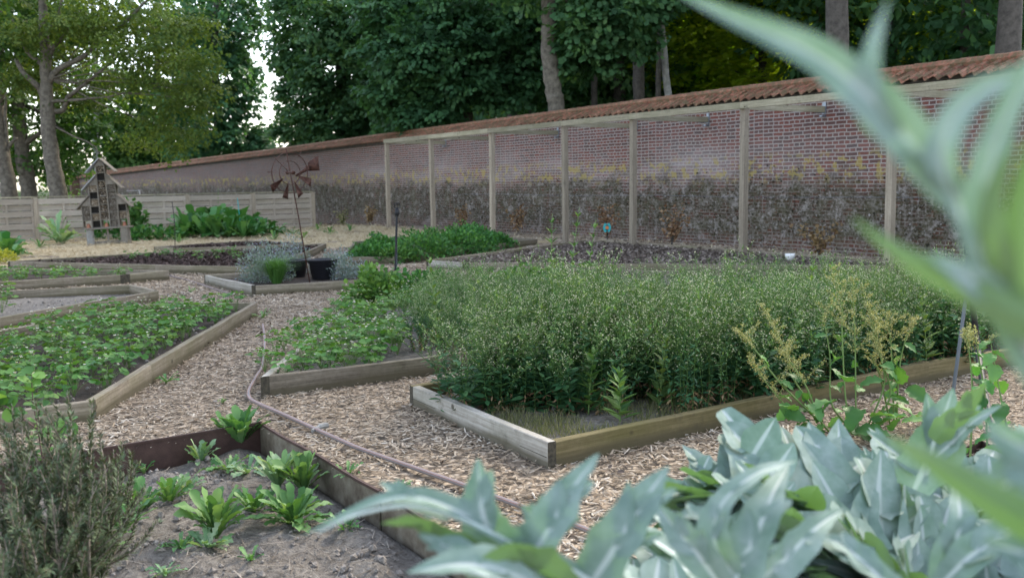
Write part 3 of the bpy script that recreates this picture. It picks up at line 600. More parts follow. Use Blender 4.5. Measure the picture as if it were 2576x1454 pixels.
q.inst(*RH, np.stack([x, y, z], 1), yawframes(n, .35), np.stack([np.full(n, .018), rng.uniform(.08, .2, n), np.full(n, .02)], 1))
stuff(q.build('straw', 'strawbit'), 'pale straw scattered by the fence and insect house', 'straw')
for key, mt, cnt, sz, nm in (('B8', 'mulch', 15000, .05, 'bark_mulch'), ('B9', 'mulch', 4000, .06, 'bark_mulch'), ('B4', 'litter', 30000, .05, 'leaf_litter'), ('B3', 'litter', 4000, .04, 'leaf_litter')):
    p = shrink(BEDS[key], .08); x, y = scat(cnt, min(a for a, _ in p), max(a for a, _ in p), min(b for _, b in p), max(b for _, b in p), (), p); n = len(x)
    q = B(); q.inst(*OV, np.stack([x, y, rng.uniform(.05, .105, n)], 1), yawframes(n, .5), np.stack([rng.uniform(.4, 1, n)*sz, rng.uniform(.6, 1.5, n)*sz, np.full(n, sz)], 1), rng.beta(1.3, 1.3 if mt == 'litter' else 2.6, n))
    stuff(q.build(nm, mt), ('dark bark mulch in the ' if mt == 'mulch' else 'grey dry leaf litter in the ')+BS[key], nm.replace('_', ' '))
q = B(); x, y = scat(2600, -7, 5, 3.2, 15, EX); n = len(x)
q.inst(*OV, np.stack([x, y, np.full(n, .035)], 1), yawframes(n, .35), np.stack([rng.uniform(.012, .03, n), rng.uniform(.02, .045, n), np.full(n, .03)], 1), rng.beta(1, 1.6, n))
stuff(q.build('fallen_leaves', 'litter'), 'small dry fallen leaves and dark scraps lying on the chip paths', 'fallen leaves')
# clods, twigs and small stones in the steel bed
sp = shrink([(-4.37, 2.9), (-2.98, .63), (1.5, .63), (-.58, 4.0), (-1.37, 5.2)], .05)
q = B(); x, y = scat(22000, -3.2, .8, 2.5, 5.2, (), sp); n = len(x); ic = (np.array([(0, 0, .6), (.5, 0, .1), (.15, .5, .15), (-.45, .3, .05), (-.4, -.35, .2), (.2, -.5, .1), (.3, .3, -.4), (-.3, -.1, -.4), (.2, -.3, -.4)]), np.array([[0, 1, 2], [0, 2, 3], [0, 3, 4], [0, 4, 5], [0, 5, 1], [1, 6, 2], [2, 6, 3], [3, 7, 4], [4, 7, 5], [5, 8, 1], [1, 8, 6], [3, 6, 7], [5, 7, 8], [6, 8, 7]]))
dd = np.array([noise.noise(Vector((a*2.2, b*2.2, 9))) for a, b in zip(x, y)]); s = (rng.pareto(3.0, n)+.35)*.0065*(1+1.0*(dd > .1)); s = np.minimum(s, .034)
zz = np.array([noise.fractal(Vector((a*4.5, b*4.5, 1.7)), .9, 2.1, 5)*.05 for a, b in zip(x, y)])-.115
q.inst(*ic, np.stack([x, y, zz+s*.15], 1), yawframes(n, .4), s); stuff(q.build('soil_clods', 'clod'), 'crumbly grey clods scattered over the soil of the steel bed', 'clods')
q = B(); x, y = scat(2600, -3.2, .8, 2.5, 4.7, (), sp); n = len(x); ln = rng.uniform(.02, .13, n)
zz = np.array([noise.fractal(Vector((a*4.5, b*4.5, 1.7)), .9, 2.1, 5)*.05 for a, b in zip(x, y)])-.108
q.inst(*CH, np.stack([x, y, zz+rng.uniform(0, .012, n)], 1), yawframes(n, .12), np.stack([rng.uniform(.0025, .005, n), ln, np.full(n, .004)], 1)); stuff(q.build('dry_twigs', 'twig'), 'thin dry twigs and stalks lying on the soil of the steel bed', 'twigs')
for key, cnt in (('B1', 2500), ('B11', 1500), ('B12', 1500)):
    p = shrink(BEDS[key], .06); x, y = scat(cnt*3, min(a for a, _ in p), max(a for a, _ in p), min(b for _, b in p), max(b for _, b in p), (), p); n = len(x); z0 = SO[key][1]
    q = B(); s = (rng.pareto(2.6, n)+.3)*.01; s = np.minimum(s, .04); q.inst(*ic, np.stack([x, y, z0+rng.uniform(-.01, .012, n)], 1), yawframes(n, .4), s); stuff(q.build('soil_clods', 'clod'), 'small clods on the soil of the '+BS[key], 'clods')
# ------------------------------------------------------------------ hoses
def hose(pts, label, r=.0105, nm='garden_hose'):
    P = cat([(a, b, c) for a, b, c in pts], 10); q = B(); q.tube(P, r, 10); o = q.build(nm, 'hose', smooth=True); tag(o, label, 'hose')
    q = B()
    T = np.gradient(P, axis=0); T /= np.linalg.norm(T, axis=1)[:, None]; sd_ = np.cross(T, [0, 0, 1.0])
    for sgn in (.75, -.6):
        Q = P+sd_*r*sgn+np.array([0, 0, 1])*r*math.sqrt(1-sgn*sgn)*.92; q.tube(Q, r*.24, 5)
    q.build('stripe', 'hosestripe', o, smooth=True); return o
M['hose'] = plain('grey violet hose', (.21, .18, .175), .6); M['hosestripe'] = plain('salmon stripe', (.31, .175, .145), .6)
hp = [(661, 816), (666, 857), (661, 918), (645, 948), (628, 979), (627, 999), (645, 1013), (713, 1043), (864, 1111), (931, 1138), (1160, 1218), (1321, 1277), (1465, 1328), (1676, 1419)]
HP = [(*G(u, v, .025), .025) for u, v in hp]; HP += [(.75, 2.9, .025), (1.0, 2.5, .02)]
hose(HP, 'striped grey and salmon hose bending round the bed corner and across the chips')
hose([(*G(425, 693, .02), .02), (*G(480, 707, .02), .02), (*G(530, 724, .02), .02), (*G(585, 741, .02), .02)], 'short run of hose on the path left of the pot bed', .009)
# ------------------------------------------------------------------ herb stand
def herb_proto(seed, h=.62, R_=.19, stems=17, lw=1.5, ls0=.05, lean=.12):
    r = np.random.default_rng(seed); st_, lv, bd = B(), B(), B(); lp, ld, ls = [], [], []; up_, ud, us = [], [], []; bp = []; dp, dd_ = [], []
    for i in range(stems):
        a = r.uniform(0, 6.28); rr = R_*math.sqrt(r.random()); base = np.array([rr*math.cos(a), rr*math.sin(a), 0]); hh = h*r.uniform(.55, 1.12)
        out = np.array([math.cos(a), math.sin(a), 0])*rr*r.uniform(.0, .9)+np.array([r.normal(0, lean), r.normal(0, lean), 0])
        P = cat([base, base+out*.2+[0, 0, hh*.35], base+out*.5+r.normal(0, .012, 3)+[0, 0, hh*.7], base+out+[0, 0, hh]], 4); st_.tube(P, np.linspace(.0028, .0010, len(P)), 3); K = len(P)-1
        def at(t): q_ = min(int(t*K), K-1); return P[q_]+(P[q_+1]-P[q_])*(t*K-q_)
        for t in np.arange(.05, .66, .052):
            a0 = r.uniform(0, 6.28)
            for k in range(3):
                b = a0+k*2.1+r.normal(0, .5); d = np.array([math.cos(b), math.sin(b), r.uniform(-.5, .8)]); brown = t < .25 and r.random() < .55
                (dp if brown else lp).append(at(t+r.uniform(-.02, .02))); (dd_ if brown else ld).append(d*[1, 1, .3]-[0, 0, .8*brown] if brown else d)
                if not brown: ls.append(ls0*r.uniform(.6, 1.25)*(1.1-.6*t))
        for k in range(13):
            t = r.uniform(.38, 1); c = at(t); b = r.uniform(0, 6.28); l = r.uniform(.05, .16)*(1.3-t*.5); d = nrm(np.array([math.cos(b)*r.uniform(.3, 1), math.sin(b)*r.uniform(.3, 1), .9]))*l; st_.tube([c, c+d*.5+[0, 0, -.006], c+d], .0008, 3, cap=False)
            for m_ in range(4): up_.append(c+d*r.uniform(.05, .9)); ud.append([r.normal(), r.normal(), .7]); us.append(r.uniform(.012, .03))
            for m_ in range(2): bp.append(c+d*r.uniform(.8, 1.08)+r.normal(0, .005, 3))
    n = len(lp); lv.inst(*LAN, np.array(lp), frames(np.array(ld), np.tile([0, 0, 1.], (n, 1))+r.normal(0, .3, (n, 3))), np.array(ls)[:, None]*[lw, 1, 1], r.random(n), 1)
    n = len(up_); lv.inst(*LAN, np.array(up_), frames(np.array(ud), np.tile([0, 0, 1.], (n, 1))), np.array(us)[:, None]*[1.5, 1, 1], r.random(n), 0)
    n = len(dp); lv.inst(*LAN, np.array(dp), frames(np.array(dd_), r.normal(0, 1, (n, 3))), np.full(n, .04)[:, None]*[1.2, 1, 1], r.random(n), 2)
    oc = (np.array([(1, 0, 0), (0, 1, 0), (-1, 0, 0), (0, -1, 0), (0, 0, 1.2), (0, 0, -1.2)]), np.array([[0, 1, 4], [1, 2, 4], [2, 3, 4], [3, 0, 4], [1, 0, 5], [2, 1, 5], [3, 2, 5], [0, 3, 5]]))
    n = len(bp); bd.inst(*oc, np.array(bp), frames(r.normal(0, 1, (n, 3)), r.normal(0, 1, (n, 3))), r.uniform(.0018, .0038, n))
    return st_, lv, bd
HG = 'tall flowering herbs crowding the nearest timber beds'
HL = 'tall thin stemmed herb with tiny cream buds in the dense nearest stand'
protos = []
for i in range(7):
    root = thing('flowering_herb', HL, 'herb', (0, 0, 0), 0, HG); a, b, c = herb_proto(50+i, .60+.03*(i % 3), .19, 15+i, 1.5 if i < 5 else 2.1, .05 if i < 5 else .075, .07+.02*(i % 4)); a.build('stem', 'herb', root); b.build('leaf', ['herb', 'herblow', 'dryleaf'], root)['kind'] = 'stuff'; c.build('flower', 'bud', root)['kind'] = 'stuff'; protos.append([root, False])
def put(protos, x, y, z, rz, sc, label=None):
    pr = random.choice(protos)
    if not pr[1]: pr[1] = True; o = pr[0]; o.location = (x, y, z); o.rotation_euler = (0, 0, rz); o.scale = (sc,)*3 if not hasattr(sc, '__len__') else sc; return o
    return dup(pr[0], (x, y, z), rz, sc)
free1 = [G(1085, 985, .05), G(1215, 1046, .05), G(1330, 1052, .05), G(1440, 1052, .05), G(1560, 1046, .05), G(1640, 1048, .05), G(1760, 1030, .05)]
cand = []; region = shrink(BEDS['B1'], .17); reg2 = shrink([(-.75, 6.75), (.2, 7.2), (4.1, 9.6), (1.2, 10.3), (-1.0, 9.4)], .08)
for poly, gap in ((region, .20), (reg2, .27)):
    xs = [a for a, _ in poly]; ys = [b for _, b in poly]; y = min(ys); j = 0
    while y < max(ys):
        x = min(xs)+(j % 2)*gap/2
        while x < max(xs):
            px, py = x+random.uniform(-.05, .05), y+random.uniform(-.05, .05)
            if inpoly(np.array([px]), np.array([py]), poly)[0] and px < .56*py+.4: cand.append((px, py, poly is region))
            x += gap
        y += gap*.87; j += 1
# bare front corner of the bed
fc = [(-.2, 4.3), (.152, 4.3), (.95, 4.85), G(1660, 1030, .05), G(1450, 1040, .05), G(1220, 1046, .05)]
cnt = 0
for px, py, r1 in cand:
    if inpoly(np.array([px]), np.array([py]), fc)[0]: continue
    if noise.noise(Vector((px*2.1, py*2.1, 12))) < -.36: continue
    if cnt >= 290: break
    cnt += 1; sc = random.uniform(.9, 1.08)*(1.0 if r1 else .88)
    sc *= 1-.2*sst(5.8, 7.6, py)
    put(protos, px, py, .05, random.uniform(0, 6.28), (sc, sc, sc*(.97+.32*noise.noise(Vector((px*1.4, py*1.4, 7))))*random.uniform(.88, 1.12)))
# taller leafy stems standing above
def leafy_stem(seed, h, nl=26, leaf=.09, top=True):
    r = np.random.default_rng(seed); s_, l_ = B(), B(); bend = r.normal(0, .05, 2); P = cat([(0, 0, 0), (bend[0]*.3, bend[1]*.3, h*.5), (bend[0], bend[1], h)], 6); s_.tube(P, np.linspace(.005, .002, len(P)), 5)
    lp, ld, sz = [], [], []
    for i in range(nl):
        t = .12+.88*i/nl; c = P[int(t*(len(P)-1))]; a = i*2.4+r.normal(0, .2); lp.append(c); ld.append([math.cos(a), math.sin(a), .5+.9*t**3]); sz.append(leaf*(1-.55*t)*r.uniform(.8, 1.2))
    l_.inst(*LAN, np.array(lp), frames(np.array(ld), np.tile([0, 0, 1.0], (nl, 1))), np.array(sz)[:, None]*[1.6, 1, 1]); return s_, l_
FOC = ['rising above the herbs beside the pointed bed', 'just right of the tallest stem above the herbs', 'third tall stem above the herbs under the fifth post', 'in the middle of the herbs left of the seeding sorrel', 'between the two seeding sorrels', 'behind the seeding sorrel on the right', 'in the dark gap at the front of the herbs', 'at the front edge right of the bare soil corner', 'low in front of the dark herb stems', 'at the right end of the herbs near the hose stake', 'rising over the left part of the herbs', 'leaning from the herbs above the olive plank']
for i, (u, v, Y, h) in enumerate([(1385, 640, 8.2, .98), (1430, 640, 8.6, 1.02), (1472, 660, 8.4, .92), (1905, 860, 5.9, .62), (2025, 830, 6.2, .72), (2110, 840, 6.3, .70), (1480, 980, 5.2, .36), (1660, 960, 5.3, .42), (1560, 1000, 5.0, .30), (2400, 860, 7.0, .6), (1100, 760, 7.2, .72), (2330, 960, 6.3, .5)]):
    P = RY(u, v, Y); root = thing('leafy_weed', 'leafy narrow leaved stem '+FOC[i], 'weed', (P[0], Y, .05), 0, 'tall leafy stems among the herbs')
    a, b = leafy_stem(200+i, h, 34, .13); a.build('stem', 'stem', root); b.build('leaf', 'herb', root)['kind'] = 'stuff'
# grass in the bare corner
q = B(); x, y = scat(30000, -.3, 2.2, 4.3, 6.2, (), shrink(BEDS['B1'], .06)); k = inpoly(x, y, [(-.2, 4.3), (.152, 4.3), (1.9, 5.6), (1.6, 5.9), G(1230, 1030, .05)]); x, y = x[k], y[k]; n = len(x)
dd = np.array([noise.noise(Vector((a*3, b*3, 2))) for a, b in zip(x, y)]); k = dd > -.05; x, y = x[k], y[k]; n = len(x)
q.inst(*LAN, np.stack([x, y, np.full(n, .05)], 1), frames(np.stack([rng.normal(0, .4, n), rng.normal(0, .4, n), np.ones(n)], 1), rng.normal(0, 1, (n, 3))), np.stack([np.full(n, .012), rng.uniform(.02, .08, n), np.full(n, .02)], 1)); stuff(q.build('grass', 'drygrass'), 'sparse dry grass on the bare corner of the nearest herb bed', 'grass')
# ------------------------------------------------------------------ strawberries
def strawberry(seed, nl=13, h=.17, fl=4):
    r = np.random.default_rng(seed); s_, l_, f_ = B(), B(), B()
    sl_ = (np.array([(0, 0, 0), (-.22, .22, .05), (-.42, .5, .07), (-.36, .78, .02), (-.12, .98, -.02), (.12, .98, -.02), (.36, .78, .02), (.42, .5, .07), (.22, .22, .05), (0, .55, -.03)]), [np.array([[9, 0, 8], [9, 8, 7], [9, 7, 6], [9, 6, 5], [9, 5, 4], [9, 4, 3], [9, 3, 2], [9, 2, 1], [9, 1, 0]])])
    for i in range(nl):
        a = i*2.4+r.normal(0, .3); rr = r.uniform(.03, .15); hh = h*r.uniform(.35, 1.15); tip = np.array([math.cos(a)*rr, math.sin(a)*rr, hh]); s_.tube(cat([(0, 0, 0), tip*[.4, .4, .6], tip], 3), .0016, 3, cap=False)
        tilt = np.array([math.cos(a)*.6, math.sin(a)*.6, 1])+r.normal(0, .4, 3); b0 = a+r.normal(0, .4); v0 = r.random()
        for db, sc in ((0, 1), (1.25, .88), (-1.25, .88)):
            d = np.array([[math.cos(b0+db), math.sin(b0+db), -.15+r.normal(0, .15)]]); l_.inst(sl_[0], sl_[1], tip[None], frames(d, tilt[None]), np.array([r.uniform(.045, .068)*sc]), np.array([v0*.8+r.random()*.2]))
    for i in range(fl):
        a = r.uniform(0, 6.28); rr = r.uniform(.02, .14); hh = h*r.uniform(.9, 1.35); tip = np.array([math.cos(a)*rr, math.sin(a)*rr, hh]); s_.tube([(0, 0, .02), tip*[.6, .6, .7], tip], .0012, 3, cap=False)
        for m_ in range(r.integers(1, 3)):
            c = tip+r.normal(0, .012, 3)*(m_ > 0); th = np.arange(5)*1.2566+r.random(); D = np.stack([np.cos(th), np.sin(th), np.full(5, .25)], 1); f_.inst(*OV, np.tile(c, (5, 1)), frames(D, np.tile([r.normal(0, .4), r.normal(0, .4), 1], (5, 1))), np.full(5, .0095)*[1][0], m=0)
            f_.inst(np.array([(1, 0, 0), (0, 1, 0), (-1, 0, 0), (0, -1, 0), (0, 0, 1.2)]), np.array([[0, 1, 4], [1, 2, 4], [2, 3, 4], [3, 0, 4]]), (c+[0, 0, .002])[None], frames(np.array([[1., 0, 0]]), np.array([[0, 0, 1.]])), np.array([.0035]), m=1)
    return s_, l_, f_
SG = 'flowering strawberries filling the large left bed'
sp_ = []
for i in range(5):
    root = thing('strawberry_plant', 'flowering strawberry plant with small white flowers in the large bed on the left', 'strawberry plant', (0, 0, 0), 0, SG); a, b, c = strawberry(300+i, 11+i % 3, .205, 3+i % 3); a.build('stem', 'stem', root); b.build('leaf', 'straw_leaf', root)['kind'] = 'stuff'; c.build('flower', ['petal', 'yellow'], root)['kind'] = 'stuff'; sp_.append([root, False])
def fill(poly, gap, jit):
    o = []; xs = [a for a, _ in poly]; ys = [b for _, b in poly]; y = min(ys); j = 0
    while y < max(ys):
        x = min(xs)+(j % 2)*gap/2
        while x < max(xs):
            px, py = x+random.uniform(-jit, jit), y+random.uniform(-jit, jit)
            if inpoly(np.array([px]), np.array([py]), poly)[0] and abs(px) < .56*py+.4: o.append((px, py))
            x += gap
        y += gap*.87; j += 1
    return o
for px, py in fill(shrink(BEDS['B12'], .1), .235, .07):
    if noise.noise(Vector((px*1.3, py*1.3, 5))) > .27: continue
    put(sp_, px, py, .045, random.uniform(0, 6.28), random.uniform(.68, 1.02))
# strawberries in the other beds
def group_fill(pts, scr, lab, grp, zz):
    first = None
    for px, py in pts:
        src = random.choice(sp_)[0]; o = dup(src, (px, py, zz), random.uniform(0, 6.28), random.uniform(*scr), lab, grp)
st2 = [(-1.62, 10.6), (-1.60, 8.3), (-1.549, 6.0), (-.62, 6.6), (-.75, 7.2), (-.9, 8.3), (-.7, 9.3), (-.5, 10.6)]
pts = [p for p in fill(shrink(st2, .03), .19, .05) if noise.noise(Vector((p[0]*1.7, p[1]*1.7, 3))) < .12 or p[1] < 6.5]
group_fill(pts, (.6, 1.0), 'strawberry plant sprawling over the bed left of the tall herbs', 'strawberries left of the herbs', .06)
pts = [(-1.66+random.uniform(-.06, .03), y) for y in np.arange(6.5, 9.6, .28)]; group_fill(pts, (.45, .8), 'strawberry runner spilling over the left plank onto the chips', 'strawberry runners on the plank', .06)
group_fill(fill(shrink(BEDS['B10'], .15), .33, .1), (.6, .9), 'low strawberry plant in the narrow bed at the left edge', 'strawberries in the narrow bed', .05)
group_fill([G(18, 770, .03), G(5, 790, .03), (-.1, 12.3), (.5, 12.1), (.9, 12.4), (.2, 12.8)], (.9, 1.2), 'broad leaved weed clump behind the herbs or in the bare bed', 'weed clumps', .04)
# taller bramble like mound at the far end of the strawberry bed
def mound(name, lab, cat_, loc, R_, h, n, leaf, mt, tpl=OV, wid=1.0, seed=1, stems=30, smt='stem', up=.5, grp=None, shell=.35):
    r = np.random.default_rng(seed); root = thing(name, lab, cat_, loc, 0, grp); s_, l_ = B(), B(); d = nrm(r.normal(0, 1, (n, 3))); d[:, 2] = np.abs(d[:, 2]); rad = r.uniform(shell, 1, n)**.6
    lump = np.array([noise.noise(Vector(tuple(q*2.3+seed))) for q in d])*.5+1; P = d*rad[:, None]*lump[:, None]*[R_[0], R_[1], h]
    D = d+r.normal(0, .6, (n, 3)); D[:, 2] += r.uniform(-.3, up, n); l_.inst(*tpl, P, frames(D, np.tile([0, 0, 1.], (n, 1))+r.normal(0, .4, (n, 3))), np.stack([leaf*wid*r.uniform(.7, 1.3, n), leaf*r.uniform(.7, 1.3, n), np.full(n, leaf)], 1), r.random(n))
    for i in range(stems):
        e = P[r.integers(n)]; s_.tube([(e[0]*.15, e[1]*.15, 0), e*[.6, .6, .6], e], .003, 3, cap=False)
    s_.build('stem', smt, root); l_.build('leaf', mt, root)['kind'] = 'stuff'; return root
P = G(950, 765, .05); mound('berry_bush', 'leafy green berry mound in front of the black sprinkler stake', 'berry bush', (P[0], P[1], .05), (.36, .42), .33, 1500, .055, 'straw_leaf', seed=3)
P = G(1060, 745, .05); mound('berry_bush', 'small round leaved clump right of the black sprinkler stake', 'berry bush', (P[0], P[1], .05), (.45, .4), .28, 1100, .05, 'shrub', seed=4)
P = G(1285, 740, .05); mound('berry_bush', 'low clump among the herbs in front of the hidden timber bed', 'berry bush', (P[0], P[1]+.3, .05), (.5, .4), .25, 900, .05, 'straw_leaf', seed=5)
# mint in bed
MB = [(-2.2, 16.4, .5, .26), (-1.5, 16.7, .6, .34), (-1.0, 17.5, .6, .38), (-.75, 18.2, .6, .42), (-1.5, 18.0, .7, .42), (-.35, 19.2, .45, .24), (-.9, 19.4, .6, .42), (-2.3, 17.6, .5, .32), (-1.9, 16.2, .4, .2)]
ML = ['leftmost at the bed front', 'right of the slate sign', 'in the front row behind the tall black stake', 'near the right plank', 'in the middle of the mint bed', 'lowest and farthest right', 'at the back below the second pergola post', 'behind the slate sign', 'small one on the front plank']
for i, (x, y, r_, h) in enumerate(MB): mound('mint_bush', 'bushy bright green mint clump '+ML[i], 'mint', (x, y, .05), (r_, r_), h, 1500, .055, 'shrub', OV, .8, 20+i, 20, grp='mint clumps in the mint bed', shell=.5)
# ------------------------------------------------------------------ chicory in the steel bed
def rosette(root, seed, n, ln, wd, upr, mt, tooth=.3):
    r = np.random.default_rng(seed); q = B()
    for i in range(n):
        a = i*2.4+r.normal(0, .25); L_ = ln*r.uniform(.6, 1.1); e = math.radians(r.uniform(*upr)); k = 11; bend = r.uniform(.1, .7)
        d = np.array([math.cos(a), math.sin(a)]); x = 0; z = 0; el = e; pts = []
        for j in range(k+1):
            pts.append((d[0]*(x+.008), d[1]*(x+.008), z)); x += math.cos(el)*L_/k; z += math.sin(el)*L_/k; el -= bend/k*(1+j*.15)
        side = np.array([-d[1], d[0], 0]); V = []; tw = r.normal(0, .35)
        for j, p in enumerate(pts):
            t = j/k; w_ = wd*L_*(.22+.9*t**1.3)*math.sqrt(max(0, 1-t**5))+.0008; w_ *= (1+tooth*(1 if j % 2 else -1)*(t < .9)); 
            s2 = side*math.cos(tw*t)+np.array([0, 0, 1])*math.sin(tw*t); f = abs(w_)*(.35+.25*math.sin(j*2.3+a))
            V += [np.array(p)-s2*w_+[0, 0, f+r.normal(0, .002)], np.array(p), np.array(p)+s2*w_+[0, 0, f+r.normal(0, .002)]]
        F = []
        for j in range(k): o = j*3; F += [[o, o+1, o+4, o+3], [o+1, o+2, o+5, o+4]]
        q.add(V, [f_[::-1] for f_ in F], 0, r.random())
    q.build('leaf', mt, root)['kind'] = 'stuff'
    q = B()
    q.tube([(0, 0, -.01), (0, 0, .02)], .008, 6); q.build('crown', 'stem', root)
CHI = [(604, 1128, .24, 26, (50, 85), 'chic', 'tallest glossy dark green salad rosette in the back corner of the steel bed'),
 (505, 1162, .13, 18, (20, 80), 'chicpale', 'pale frosted salad plant left of the tallest rosette'),
 (575, 1180, .13, 14, (15, 45), 'chic', 'low salad rosette just in front of the tallest one'),
 (625, 1188, .12, 12, (10, 40), 'chicpale', 'flat pale toothed rosette between the back rosettes'),
 (700, 1225, .20, 22, (45, 85), 'chicpale', 'upright blue green salad clump left of the steel edge'),
 (765, 1235, .20, 20, (45, 85), 'chic', 'upright toothed salad clump touching the right steel edge'),
 (735, 1315, .19, 30, (15, 70), 'chic', 'wide salad clump in front of the right steel edge'),
 (545, 1345, .21, 26, (40, 85), 'chic', 'tall salad clump in the centre of the steel bed'),
 (520, 1378, .12, 16, (10, 50), 'chicpale', 'small salad rosette at the foot of the central clump'),
 (640, 1290, .15, 20, (30, 75), 'chic', 'salad clump between the central and right clumps'),
 (425, 1262, .14, 16, (30, 75), 'chic', 'small salad rosette near the middle left of the steel bed'),
 (350, 1290, .17, 22, (30, 80), 'chic', 'salad clump just right of the rosemary top'),
 (290, 1360, .20, 22, (40, 85), 'chic', 'upright salad clump touching the rosemary'),
 (470, 1230, .12, 10, (20, 70), 'chicpale', 'thin pale salad rosette at the back left of the soil'),
 (362, 1182, .09, 6, (20, 60), 'chic', 'tiny yellow green seedling near the back steel edge'),
 (455, 1375, .09, 9, (10, 60), 'chic', 'little seedling left of the central clump'),
 (630, 1405, .06, 7, (20, 70), 'chic', 'tiny seedling on bare soil in front'),
 (870, 1330, .09, 9, (10, 60), 'chic', 'small seedling beside the cardoon leaf tip'),
 (415, 1440, .08, 7, (10, 40), 'chicpale', 'flat seedling at the bottom of the steel bed'),
 (262, 1400, .10, 8, (20, 70), 'chic', 'small rosette below the rosemary branches')]
for i, (u, v, ln, n, up_, mt, lab) in enumerate(CHI):
    P = G(u, v, -.10); root = thing('salad_plant', lab, 'salad plant', (P[0], P[1], -.105), random.uniform(0, 6), 'salad plants in the steel bed'); rosette(root, 400+i, int(n*1.7), ln*.98, .125, (up_[0]+8, min(88, up_[1]+6)), mt, .16 if ln > .15 else .28)
# weeds outside
for i, (u, v, s, lab) in enumerate([(875, 1195, .09, 'small weed tuft just outside the steel edge'), (1010, 1225, .05, 'tiny weed beside the hose above the cardoon'), (418, 960, .10, 'long leaved weed against the big strawberry bed plank'), (660, 800, .12, 'wispy weed at the far corner of the big strawberry bed'), (755, 850, .10, 'lone leafy sprout on the chips left of the strawberry runners'), (1875, 1230, .05, 'tiny green weed on the chips near the cardoon'), (1955, 1270, .05, 'small weed by the loose plank piece'), (480, 735, .09, 'low weed on the path left of the pot bed'), (560, 1010, .03, 'tiny sprout in the middle of the chips')]):
    P = G(u, v, .01); root = thing('weed', lab, 'weed', (P[0], P[1], .01), 0); rosette(root, 440+i, 9, s, .13, (15, 70), 'chic', .2)
# loose bits of wood
P = G(1995, 1262, .03) if 0 else G(1985, 1258, .02); q = B(); q.box((P[0], P[1], .02), (.19, .075, .022), .1); tag(q.build('wood_offcut', 'plankwhite'), 'pale plank offcut lying on the chips by the cardoon', 'wood offcut')
P = G(805, 1078, .02); q = B(); q.tube(cat([(P[0]-.03, P[1]-.05, .02), (P[0], P[1], .03), (P[0]+.035, P[1]+.03, .03)]), [.012]*6+[.016]*7, 7); tag(q.build('wood_stick', 'barkpale'), 'stubby pale stick beside the hose at the steel corner', 'stick')
P = G(815, 1045, .03); q = B(); q.tube([(P[0]-.06, P[1]-.06, .03), (P[0]+.05, P[1]+.04, .045)], .005, 5); tag(q.build('wood_splinter', 'chip'), 'long pale splinter lying across the hose', 'stick')
# ------------------------------------------------------------------ rosemary
rb = RY(120, 1440, 2.9); RB = (rb[0], 2.9, -.11)
root = thing('rosemary_bush', 'woody grey green rosemary bush at the bottom left corner', 'rosemary', RB)
tips = [(62, 1065, 3.0), (150, 1120, 3.1), (180, 1040, 2.95), (100, 1180, 2.8), (228, 1060, 3.1), (232, 1012, 3.15), (285, 1130, 3.2), (295, 1200, 3.1), (200, 1120, 2.9), (170, 990, 3.1), (20, 1100, 2.8), (-40, 1050, 2.9), (-80, 1150, 2.8), (40, 1220, 2.7), (260, 1250, 2.9), (240, 1180, 2.8), (130, 1250, 2.7), (70, 1330, 2.6), (10, 1390, 2.5), (-30, 1300, 2.6), (330, 1140, 3.3), (308, 1110, 3.15), (120, 1060, 3.15), (-10, 1180, 2.9), (60, 1140, 3.1), (210, 1200, 3.0), (160, 1190, 3.2), (250, 1090, 3.0), (90, 1010, 3.2), (30, 1020, 3.15)]
w_, n_ = B(), B(); npos, ndir, nup = [], [], []
def rostwig(Pt, r0_, needle_from, dens):
    w_.tube(Pt, np.linspace(r0_, .0018, len(Pt)), 5, cap=False); k = len(Pt); ls = np.linalg.norm(np.diff(Pt, axis=0), axis=1).sum(); m_ = int(ls*(1-needle_from)*dens)
    for _ in range(m_):
        t = random.uniform(needle_from, 1)*(k-1); i = min(int(t), k-2); c = Pt[i]*(1-(t-i))+Pt[i+1]*(t-i); d = nrm(Pt[i+1]-Pt[i]); o = rng.normal(0, 1, 3); o -= d*(o @ d); npos.append(c); ndir.append(nrm(o)*.9+d*random.uniform(.5, 1.1)); nup.append(d)
for u, v, Y in tips:
    T = RY(u, v, Y)-np.array(RB); b0 = np.array([random.uniform(-.05, .05), random.uniform(-.05, .05), 0]); mid = T*[.55, .55, .38]+rng.normal(0, .03, 3)
    Pm = cat([b0, b0*.5+T*[.25, .25, .15]+rng.normal(0, .025, 3), mid, T*[.88, .88, .72]+rng.normal(0, .015, 3), T], 5); rostwig(Pm, random.uniform(.006, .012), .42, 640)
    for j in range(9):
        i = random.randint(6, 15); c = Pm[i]; e = c+np.array([rng.normal(0, .07), rng.normal(0, .07), random.uniform(.10, .22)]); rostwig(cat([c, (c+e)/2+rng.normal(0, .012, 3)-[0, 0, .02], e], 4), .003, .15, 640)
for i in range(26):
    a = random.uniform(-1.6, 2.6); l = random.uniform(.15, .45); e = np.array([math.cos(a)*l, math.sin(a)*l*.7, random.uniform(.0, .25)]); w_.tube(cat([(0, 0, 0), e*[.4, .4, .2]+rng.normal(0, .03, 3), e*[.7, .7, .5]+rng.normal(0, .03, 3), e], 4), np.linspace(random.uniform(.007, .014), .003, 13), 6)
w_.build('branch', 'roswood', root); n = len(npos); n_.inst(np.array([(0, 0, 0), (-.5, .4, 0), (0, 1, 0), (.5, .4, 0)]), np.array([[0, 3, 2, 1]]), np.array(npos), frames(np.array(ndir), np.array(nup)), np.stack([np.full(n, .0055), rng.uniform(.016, .030, n), np.ones(n)], 1))
n_.build('foliage', 'rosem', root)
